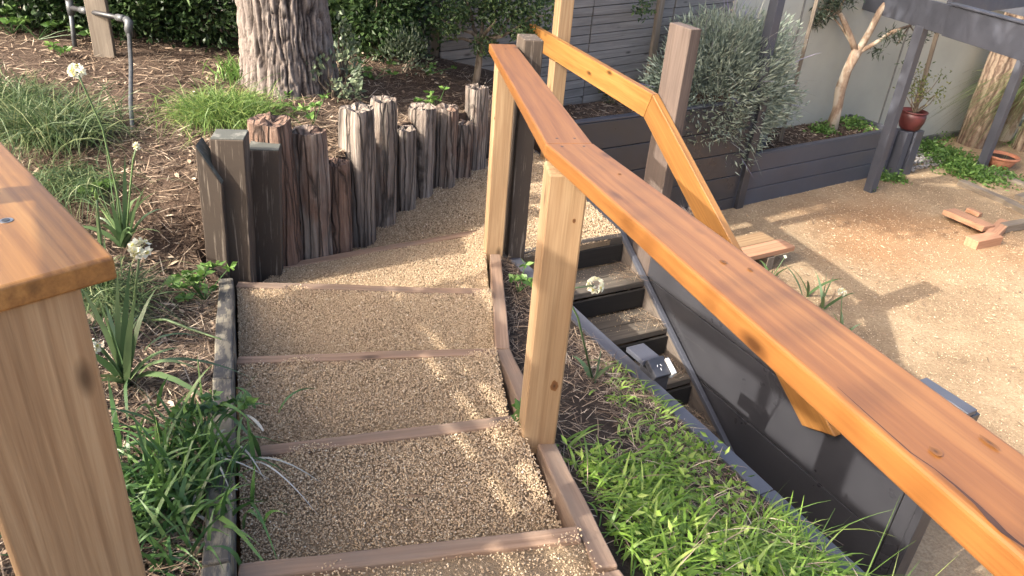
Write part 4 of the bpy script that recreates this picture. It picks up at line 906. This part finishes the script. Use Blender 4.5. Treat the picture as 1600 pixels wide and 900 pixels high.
P = np.concatenate(P); D = RNG.normal(size=P.shape); D[:, 2] -= .4; V, F, r = leaves(P, D, RNG.uniform(.06, .11, len(P)), RNG.uniform(.012, .02, len(P)), .1); mobj('crown', V, F, M_OLIVE, ot, rnd=r)

# --- gnarled trunk, pale trunk and drooping grass plant at the right
rb = at(1522, 226, ZC); rt = empty('bark_tree', rb, 'brown stringy barked trunk behind the right pergola post', 'tree')
V, F = trunk_mesh([rb-V3(0, 0, .1), rb+V3(0, 0, 1), rb+V3(.02, .05, 3.2)], [.25, .235, .22], 34, .035, 5, .12); mobj('trunk', V, F, M_BARK2, rt)
P, C, k = clumped(2500, tuple(rb+V3(0, .2, 4.2)), (1.6, 1.5, .9), 30, .2, .2); crown(P, C, k, M_HEDGE, 'crown', rt, (.12, .2), (.03, .06), -.2)
rb = at(1575, 226, ZC); rb2 = Vector((rb.x+.02, rb.y+.2, ZC)); rt = empty('pale_tree', rb2, 'slim pale smooth trunk at the right edge behind the pergola post', 'tree')
V, F = trunk_mesh([rb2-V3(0, 0, .1), rb2+V3(.05, 0, 1), rb2+V3(.1, .05, 3.2)], [.12, .11, .10], 20, .02, 6, .1); mobj('trunk', V, F, M_BARKP, rt)
P, C, k = clumped(900, tuple(rb2+V3(.1, .1, 3.8)), (.9, .9, .6), 20, .15, .2); crown(P, C, k, M_OLIVE, 'crown', rt, (.08, .14), (.02, .03), -.2)
gb = at_y(1612, 190, 11.6); n = 700; P = np.array([gb.x, gb.y, ZC+1.1])+RNG.normal(size=(n, 3))*np.array([.12, .12, .08]); a = RNG.uniform(0, 6.283, n); D = np.column_stack([np.cos(a)*.5, np.sin(a)*.5, RNG.uniform(.2, .9, n)])
V, F, r = blades(P, D, RNG.uniform(.7, 1.1, n), .009, RNG.uniform(1.5, 2.1, n), 6); dg = empty('grass_plant', (gb.x, gb.y, ZC), 'drooping grey green grass plant at the right edge', 'plant'); mobj('leaves', V, F, M_DULLGRASS, dg, rnd=r)
V, F = tube([(gb.x, gb.y, ZC), (gb.x, gb.y, ZC+1.15)], [.12, .10], 10); mobj('stem', V, F, M_BARK2, dg)

# --- potted shrub
pb = ptc+V3(0, 0, .21); ps = empty('potted_shrub', pb, 'sparse yellow green shrub growing in the red pot', 'plant')
tips = [tuple(pb+Vector((random.uniform(-.22, .3), random.uniform(-.2, .2), random.uniform(.2, .62)))) for _ in range(16)]
V, F = branches(pb, tips, .008, .003, .3, 5); mobj('stems', V, F, M_TWIG, ps)
tp3 = np.array(tips); n = 300; P = tp3[RNG.integers(0, 16, n)]+RNG.normal(size=(n, 3))*.05; D = RNG.normal(size=(n, 3)); V, F, r = leaves(P, D, RNG.uniform(.03, .06, n), RNG.uniform(.015, .025, n)); M_YG = leafmat('yellow_green_leaf', (.06, .09, .02), (.13, .15, .04), (.25, .25, .08)); mobj('leaves', V, F, M_YG, ps, rnd=r)

# --- creeping weeds in the courtyard
def weedpatch(name, spots, m, label, L=(.03, .07), W=(.02, .045), hgt=.12):
    Ps = []
    for (x, y, z, r, n_) in spots:
        q = RNG.normal(size=(n_, 2))*r*.55; hh = np.abs(RNG.normal(size=n_))*hgt*.5*np.exp(-(q**2).sum(1)/(r*r)); Ps.append(np.column_stack([x+q[:, 0], y+q[:, 1], z+hh]))
    P = np.concatenate(Ps); D = RNG.normal(size=P.shape); D[:, 2] = np.abs(D[:, 2])*.5; V, F, r = leaves(P, D, RNG.uniform(*L, len(P)), RNG.uniform(*W, len(P)), .15)
    return tag(mobj(name, V, F, m, rnd=r, origin=(0, 0, 0)), label, 'weeds', None, 'stuff')
sp_ = []
for u, v, r, n_ in ((1445, 232, .35, 800), (1475, 245, .4, 1200), (1500, 262, .35, 1200), (1525, 275, .3, 900), (1560, 278, .3, 700), (1595, 225, .3, 500), (1455, 215, .3, 500), (1380, 280, .12, 200), (1400, 282, .12, 160), (1360, 300, .05, 40)):
    p = at(u, v, ZC); sp_.append((p.x, p.y, ZC, r, n_))
weedpatch('courtyard_weeds', sp_, M_FRESH, 'low green weeds around the right pergola post')
p = at(1285, 205, -2.75); weedpatch('planter_weeds', [(p.x, p.y, -2.75, .15, 220), (p.x+.55, p.y+.4, -2.75, .25, 300)], M_FRESH, 'small green weeds at the foot of the olive tree')
p = at(960, 160, -2.1); 
shrub('mossy_plant', (p.x, p.y, -1.98), (.13, .12, .12), 420, 'rounded mossy plant in the upper black planter', leafmat('moss_leaf', (.04, .05, .02), (.09, .10, .04), (.16, .17, .08)), (.02, .04), (.01, .02), None, 20, .03, zb=-2.12, cat='plant')
weedpatch('planter_weeds', [(p.x+.55, p.y-.1, -2.09, .15, 160)], M_FRESH, 'low weeds in the upper black planter')

# --- grass tufts in the bed
def tuft(u, v, n, L, W, m, label, spread=.09, droop=(.4, 1.2), lean=.5):
    b = gat(u, v); P = np.array(b)+np.column_stack([RNG.normal(size=(n, 2))*spread, np.zeros(n)]); a = RNG.uniform(0, 6.283, n); l = RNG.random(n)*lean*1.4
    D = np.column_stack([np.cos(a)*l, np.sin(a)*l, np.ones(n)]); V, F, r = blades(P, D, RNG.uniform(*L, n), W, RNG.uniform(*droop, n), 5)
    e = empty('grass_tuft', b, label, 'grass tuft', 'grass tufts in the garden bed'); mobj('blades', V, F, m, e, rnd=r); return e
tuft(352, 185, 1500, (.22, .42), .0045, M_GRASS, 'bright green grass tuft between the big trunk and the dark sleepers', .12, (.5, 1.4), .7)
tuft(85, 215, 1200, (.25, .52), .005, M_DULLGRASS, 'large dull green grass tuft at the left under the white flower', .12, (.4, 1.2), .7)
tuft(5, 175, 700, (.22, .48), .005, M_DULLGRASS, 'grass tuft cut by the left edge of the photo', .12, (.4, 1.2), .7)
tuft(112, 290, 600, (.15, .34), .004, M_DULLGRASS, 'straggly half dead grass tuft above the near rail end', .10, (.9, 1.6), .9)
tuft(150, 470, 700, (.15, .34), .004, M_DULLGRASS, 'soft grass tuft just beyond the corner of the near rail end', .09, (.8, 1.6), .9)
tuft(375, 125, 160, (.15, .30), .010, M_FRESH, 'few broad blades of grass at the foot of the big trunk', .08, (.3, .9), .4)

# --- leafy little weeds
def sprig(b, n, h, spread, L, label, m=M_FRESH, name='leafy_weed', group=None):
    e = empty(name, b, label, 'weed', group); b = Vector(b); tips = [b+Vector((random.gauss(0, spread), random.gauss(0, spread), h*random.uniform(.4, 1.1))) for _ in range(n)]
    V, F = join([tube([b, b.lerp(t, .5)+V3(0, 0, .01), t], [.003, .0025, .0015], 5) for t in tips]); mobj('stems', V, F, m if False else M_STRAP, e, rnd=np.full(len(V), .6))
    P = []; D = []
    for t in tips:
        for a in np.linspace(0, 6.28, 7)[:-1]: P.append(tuple(t)); D.append((math.cos(a+random.random()), math.sin(a+random.random()), random.uniform(.0, .5)))
    V, F, r = leaves(np.array(P), np.array(D), RNG.uniform(L*.7, L*1.2, len(P)), RNG.uniform(L*.5, L*.8, len(P)), .12); mobj('leaves', V, F, m, e, rnd=r); return e
sprig(gat(320, 470)+V3(.0, .0, 0), 9, .16, .07, .05, 'broad leaved green weed beside the top of the edge sleeper')
sprig(gat(305, 455), 5, .10, .06, .05, 'small broad leaved weed next to the edge sleeper weed')
sprig(gat(125, 312), 4, .08, .05, .07, 'two rounded leaves behind the near rail end')
sprig(gat(20, 52), 9, .16, .16, .08, 'spreading broad leaved weed at the top left')
sprig(gat(60, 62), 8, .12, .16, .07, 'sprawling weed right of the top left weed')
sprig(gat(93, 88), 4, .08, .08, .06, 'tiny weed below the water pipe')
sprig(gat(490, 195), 6, .14, .05, .045, 'small weed growing behind the brown logs')
sprig(at_y(683, 172, 5.62), 6, .16, .05, .05, 'bright sprout growing from behind a split log')
sprig(gat(440, 165), 8, .08, .12, .04, 'low weed at the right foot of the big trunk')
sprig(gat(585, 125), 8, .12, .12, .05, 'fresh green weed in front of the dark glossy shrub')
sprig(gat(668, 118), 6, .10, .1, .04, 'small weed at the foot of the left fence panel')

# --- daffodils
def floret_mesh(p, d, s, P, D, L, W, CP, CD):
    d = Vector(d).normalized(); a = d.orthogonal().normalized(); b = d.cross(a); ph = random.random()*6
    for i in range(6):
        t = ph+i*1.0472; P.append(tuple(p)); D.append(tuple(a*math.cos(t)+b*math.sin(t)+d*.25)); L.append(s); W.append(s*.75)
    for i in range(6): t = ph+i*1.05; CP.append(tuple(p)); CD.append(tuple((a*math.cos(t)+b*math.sin(t))*.55+d*1.0))
def daffodil(base, leafs, stems, label, extra=0):
    """leafs: (azimuth, lean, length, droop); stems: list of point lists, the last being the flower, or a bud when flagged"""
    base = Vector(base); e = empty('daffodil', base, label, 'daffodil', 'daffodils in the garden')
    leafs = list(leafs)+[(random.uniform(0, 6.28), random.uniform(.05, .5), random.uniform(.28, .5), random.uniform(.05, .9)) for _ in range(extra)]
    for az, ln, L, dr in leafs:
        P = np.array([tuple(base+Vector((random.gauss(0, .012), random.gauss(0, .012), -.01)))]); D = np.array([[math.cos(az)*ln, math.sin(az)*ln, 1.]]); V, F, r = blades(P, D, np.array([L]), np.array([.027]), np.array([dr]), 8, np.array([random.random()])); mobj('leaf', V, F, M_DAFF, e, rnd=r, smooth=True)
    for pts, kind in stems:
        pts = [Vector(p) for p in pts]; V, F = tube(pts, [.0045]*(len(pts)-1)+[.0035], 7); sm = mobj('stem', V, F, M_DAFF, e, rnd=np.full(len(V), .7), smooth=True)
        tip = pts[-1]
        if kind == 'bud':
            d = (pts[-1]-pts[-2]).normalized(); V, F = tube([tip, tip+d*.012, tip+d*.03, tip+d*.05], [.003, .008, .007, .001], 8); mobj('bud', V, F, M_FRESH, e, rnd=np.full(len(V), .9), smooth=True); continue
        P, D, L, W, CP, CD = [], [], [], [], [], []; sz = .026 if kind == 'flower' else .016
        for i in range(9 if kind == 'flower' else 5):
            d = Vector((random.gauss(0, 1), random.gauss(0, 1)-.5, random.gauss(.4, .7))).normalized(); floret_mesh(tip+d*(.024 if kind == 'flower' else .012), d, sz, P, D, L, W, CP, CD)
        V, F, r = leaves(np.array(P), np.array(D), np.array(L), np.array(W), .1); fl = mobj('flower_head', V, F, M_PETAL, e, rnd=r)
        V, F, r = leaves(np.array(CP), np.array(CD), sz*.5, sz*.4, .1); mobj('cups', V, F, M_CUP, fl, rnd=r)['kind'] = 'stuff'
    return e
bA_ = gat(193, 385); y0 = bA_.y
daffodil(bA_, [(1.2, .12, .50, .1), (2.0, .2, .45, .2), (-.2, .25, .46, .25), (.8, .35, .42, .45), (3.4, .5, .40, .9), (2.8, .3, .38, .4), (-1.2, .15, .36, .2), (4.6, .3, .33, .5), (1.6, .05, .55, .05), (0, .4, .3, .7)],
         [([bA_, at_y(183, 300, y0), at_y(160, 200, y0), at_y(132, 138, y0-.02), at_y(120, 112, y0-.03)], 'flower'), ([bA_+V3(.01, 0, 0), at_y(203, 300, y0), at_y(208, 250, y0), at_y(214, 228, y0)], 'small')], 'daffodil with a leaning stem and one high white flower head', 10)
bB = gat(200, 600); y1 = bB.y
daffodil(bB, [(1.4, .12, .50, .15), (2.2, .3, .42, .5), (3.0, .7, .40, 1.2), (.3, .6, .44, 1.1), (-.3, .8, .46, 1.3), (3.6, .8, .38, 1.3), (1.0, .25, .46, .3), (-1.1, .7, .38, 1.1), (4.4, .6, .36, .9), (.8, .15, .52, .1), (2.6, .15, .40, .1), (.0, .35, .36, .8)],
         [([bB, at_y(205, 520, y1), at_y(212, 450, y1), at_y(219, 388, y1)], 'flower'), ([bB, at_y(180, 570, y1-.02), at_y(160, 545, y1-.05), at_y(143, 537, y1-.08)], 'flower')], 'daffodil clump with white heads just right of the near post', 9)
bC = gat(172, 470); daffodil(bC, [(1.5, .08, .42, .05), (1.9, .18, .36, .1), (1.1, .1, .34, .1)], [([bC, at_y(160, 400, bC.y), at_y(153, 330, bC.y), at_y(151, 312, bC.y)], 'bud')], 'daffodil with one upright green bud beyond the near rail end')
bD = gat(232, 500); n = 1; P = np.array([tuple(bD)]); V1, F1 = tube([bD, gat(262, 515)+V3(0, 0, .05), gat(300, 527)+V3(0, 0, .04), at(345, 530, -1.76)], [.005, .006, .006, .003], 7)
fs = empty('fallen_stalk', bD, 'limp green stalk lying across the edge sleeper', 'stalk'); mobj('stalk', V1, F1, M_DAFF, fs, rnd=np.full(len(V1), .8), smooth=True)
# flower leaning over from the lower bed, past the middle post
bE = bed(.36, .55); tE_ = at_y(930, 446, 2.72); sE = at_y(880, 452, 2.60)
daffodil(bE, [(.4, .5, .2, .6), (1.4, .4, .22, .5), (2.4, .5, .18, .6)], [([bE, bE.lerp(sE, .6)+V3(0, 0, .06), sE, tE_], 'flower')], 'daffodil leaning out from behind the middle post over the dark stairs')
for u, v, tu, tv, lab, kd in ((1312, 528, 1316, 456, 'daffodil with a white bloom showing above the orange rail', 'flower'), (1202, 440, 1226, 402, 'daffodil beside the reddish plank behind the rail', 'small'), (1285, 480, 1290, 420, None, None), (1262, 462, 1268, 430, None, None)):
    b = at(u, v, ZC); 
    if lab: daffodil(b, [(random.uniform(0, 6), .3, random.uniform(.2, .36), .4) for _ in range(5)], [([b, b.lerp(at_y(tu, tv, b.y), .5), at_y(tu, tv, b.y)], kd)], lab)
    else: daffodil(b, [(random.uniform(0, 6), .5, random.uniform(.3, .5), .3) for _ in range(5)], [], 'leaves of a daffodil without bloom behind the orange rail, '+('the right clump' if u > 1270 else 'the left clump'))

# --- strappy clump at the near left with bleached dead leaves
b = gat(246, 795); n = 640; P = np.array(b)+np.column_stack([RNG.normal(size=(n, 2))*np.array([.095, .17]), np.zeros(n)-.01]); a = RNG.uniform(0, 6.283, n); l = RNG.random(n)*.7
D = np.column_stack([np.cos(a)*l, np.sin(a)*l, np.ones(n)]); V, F, r = blades(P, D, RNG.uniform(.12, .30, n), RNG.uniform(.010, .017, n), RNG.uniform(.15, 1.2, n), 6)
sc_ = empty('strappy_clump', b, 'dense dark green strap leaved clump beside the near post', 'plant'); mobj('leaves', V, F, M_STRAP, sc_, rnd=r, smooth=True)
n = 34; P = np.array(b)+np.column_stack([RNG.normal(size=(n, 2))*np.array([.12, .16]), np.full(n, .0)]); a = RNG.uniform(0, 6.283, n); D = np.column_stack([np.cos(a)*.9, np.sin(a)*.9, np.ones(n)])
V, F, r = blades(P, D, RNG.uniform(.10, .21, n), RNG.uniform(.006, .010, n), RNG.uniform(.6, 1.8, n), 7); mobj('dead_leaves', V, F, M_DEADLEAF, sc_, rnd=r, smooth=True)
sprig(gat(325, 700)+V3(0, 0, .05), 12, .12, .06, .045, 'dark leafy weed tangled in the right of the strappy clump', M_STRAP)

# --- weeds on the lower bed
def patchy(q, lo, seed=6): return q[(fbm(q[:, 0], q[:, 1], 6.5, seed) > lo)]
q = np.concatenate([patchy(bed_pts(2600, .50, .86, .05, .97), -.05), patchy(bed_pts(600, .58, .86, .5, .97), -.4)]); m_ = len(q); q = np.concatenate([q, patchy(bed_pts(420, .30, .52, .4, .98), .1, 9)]); n = len(q)
cl = fbm(q[:, 0]*3, q[:, 1]*3, 5, 21); a = cl*2.2+RNG.normal(size=n)*1.0; l = .25+RNG.random(n)*1.1
D = np.column_stack([np.cos(a)*l+.2, np.sin(a)*l, np.ones(n)]); V1, F1, r1 = blades(q, D, RNG.uniform(.05, .19, n)*np.where(np.arange(n) < m_, 1, .55), RNG.uniform(.004, .012, n), RNG.uniform(.3, 1.4, n), 5, np.clip(RNG.normal(.5, .25, n)+.2*cl, 0, 1))
q = patchy(bed_pts(3000, .48, .86, .0, 1.0), -.15, 12); n = len(q); q[:, 2] += RNG.random(n)**1.5*.08; D = RNG.normal(size=(n, 3)); D[:, 2] = np.abs(D[:, 2])*.6; V2, F2, r2 = leaves(q, D, RNG.uniform(.02, .05, n), RNG.uniform(.010, .022, n), .15)
V, F = join([(V1, F1), (V2, F2)]); n = 500; q = bed_pts(n, .48, .86, .05, .97); a = RNG.uniform(0, 6.283, n); D = np.column_stack([np.cos(a), np.sin(a), RNG.uniform(.1, .9, n)]); Vd, Fd, rd_ = blades(q, D, RNG.uniform(.08, .22, n), RNG.uniform(.002, .005, n), RNG.uniform(.2, 1.0, n), 4, RNG.uniform(.6, 1, n)); tag(mobj('dead_grass', Vd, Fd, M_STRAW, rnd=rd_, origin=(0, 0, 0)), 'dry dead grass stems among the bright weeds', 'grass', None, 'stuff')
tag(mobj('weeds', V, F, M_WEED, rnd=np.concatenate([r1, r2]), origin=(0, 0, 0)), 'lush bright green weeds covering the lower bed by the black wall', 'weeds', None, 'stuff')
n = 30; q = bed_pts(n, .60, .80, .6, 1.0); a = RNG.uniform(-1.2, 1.2, n); D = np.column_stack([np.cos(a)*.5, np.sin(a)*.5, np.ones(n)]); V, F, r = blades(q, D, RNG.uniform(.25, .48, n), .004, RNG.uniform(.1, .5, n), 6); tag(mobj('tall_grass_stalks', V, F, M_GRASS, rnd=r, origin=(0, 0, 0)), 'tall thin grass stalks rising in front of the black wall', 'grass', None, 'stuff')
sprig(bed(.13, .4)+V3(0, 0, .0), 5, .10, .04, .05, 'fern like sprig at the top of the narrow bed')
sprig(Vector(ro[2])+V3(-.06, .12, -.02), 3, .05, .05, .06, 'stray green blade on the gravel by the middle post')
# dried twig tuft beyond the wall
tb_ = wp(.45, .14, -1.9); n = 160; P = np.array(tb_)+RNG.normal(size=(n, 3))*np.array([.03, .03, .01]); D = RNG.normal(size=(n, 3))*.45; D[:, 2] = 1; V, F, r = blades(P, D, RNG.uniform(.08, .2, n), .004, RNG.uniform(-.2, .3, n), 3)
tb_e = empty('dried_plant', tb_, 'dried grey twig tuft behind the orange rail below the sleeper post', 'plant'); mobj('twigs', V, F, M_DRY, tb_e, rnd=r)
V, F = tube([tuple(Vector(tb_)-V3(0, 0, 1.42)), tuple(tb_)], [.012, .008], 6); mobj('stem', V, F, M_TWIG, tb_e)
# two dead leaves on the gravel
for (u, v, a, lab) in ((637, 774, .1, 'thin dead leaf lying on the gravel, the farther of two'), (620, 790, -.5, 'thin dead leaf lying on the gravel, the nearer of two')):
    p = at(u, v, -1.705); V, F, r = blades(np.array([tuple(p)]), np.array([[math.cos(a), math.sin(a)*.6, .03]]), np.array([.055]), np.array([.008]), np.array([.05]), 4, np.array([.4])); tag(mobj('dead_leaf', V, F, M_STRAW, rnd=r), lab, 'leaf')

# --- knots and a long drying crack in the new timber
M_KNOT = attrmat('timber_knot', ((0, (.035, .016, .008)), (.35, (.10, .045, .018)), (.7, (.13, .055, .02)), (1, (.17, .075, .026))), .6)
M_CRACK = simple('dark_drying_crack', (.035, .014, .009), .8)
def knot(parent, p, n, ax, rx, ry):
    n = Vector(n).normalized(); ax = Vector(ax); ax = (ax-n*ax.dot(n)).normalized(); b = n.cross(ax); p = Vector(p)+n*.0007; V = [p]; k = 16; r = [0]
    for ring, rr in ((.5, .45), (1, 1)):
        for i in range(k):
            a = 6.28318*i/k; q = ring*random.uniform(.86, 1.1); V.append(p+ax*math.cos(a)*rx*q+b*math.sin(a)*ry*q); r.append(rr)
    T = [(0, 1+i, 1+(i+1) % k) for i in range(k)]; Q = [(1+i, 1+k+i, 1+k+(i+1) % k, 1+(i+1) % k) for i in range(k)]
    mobj('knot', np.array([tuple(v) for v in V]), [np.array(Q), np.array(T)], M_KNOT, parent, rnd=np.array(r, float))
rn = nd_.cross(J1-J0).normalized(); rn = rn if rn.z > 0 else -rn
onr = lambda u, v: on_plane(u, v, J0+rn*.0022, rn)
for u, v, a, b in ((1462, 706, .010, .006), (1546, 692, .016, .004), (1172, 421, .008, .004), (1130, 409, .010, .005), (968, 272, .006, .005)): knot(hr, onr(u, v), rn, nd_, a, b)
cp = [(1308, 605, .0003), (1360, 652, .0007), (1423, 708, .0009), (1460, 733, .0006), (1493, 760, .0014), (1525, 788, .0022), (1548, 812, .0042), (1568, 832, .0036), (1590, 848, .0018), (1630, 876, .001)]
cv = []; sd = rn.cross(nd_)
for u, v, w_ in cp: c_ = onr(u, v)+rn*.0006; cv += [tuple(c_-sd*w_), tuple(c_+sd*w_)]
mobj('drying_crack', np.array(cv), np.array([[2*i, 2*i+1, 2*i+3, 2*i+2] for i in range(len(cp)-1)]), M_CRACK, hr)
def post_knot(u, v, xy, half, ang_, parent, rx, ry):
    best = None
    for a in (ang_, ang_+math.pi/2, ang_+math.pi, ang_-math.pi/2):      # the faces of the post
        n_ = Vector((math.cos(a), math.sin(a), 0)); p0 = Vector((*xy, 0))+n_*half; d_ = ray(u, v)
        if d_.dot(n_) >= 0: continue
        p = on_plane(u, v, p0, n_); t_ = Vector((-n_.y, n_.x, 0))
        if abs((p-p0).dot(t_)) < half*.9: best = (p, n_)
    if best: knot(parent, best[0], best[1], (0, 0, 1), rx, ry)
for u, v, rx, ry in ((776, 185, .022, .014), (772, 276, .026, .02), (767, 340, .010, .007)): post_knot(u, v, (-.132, 4.125), .0535, .2, hr, rx, ry)
for u, v, rx, ry in ((866, 603, .022, .013), (838, 408, .010, .006), (897, 345, .008, .005)): post_knot(u, v, (.127, 2.09), .0575, ang, hr, rx, ry)
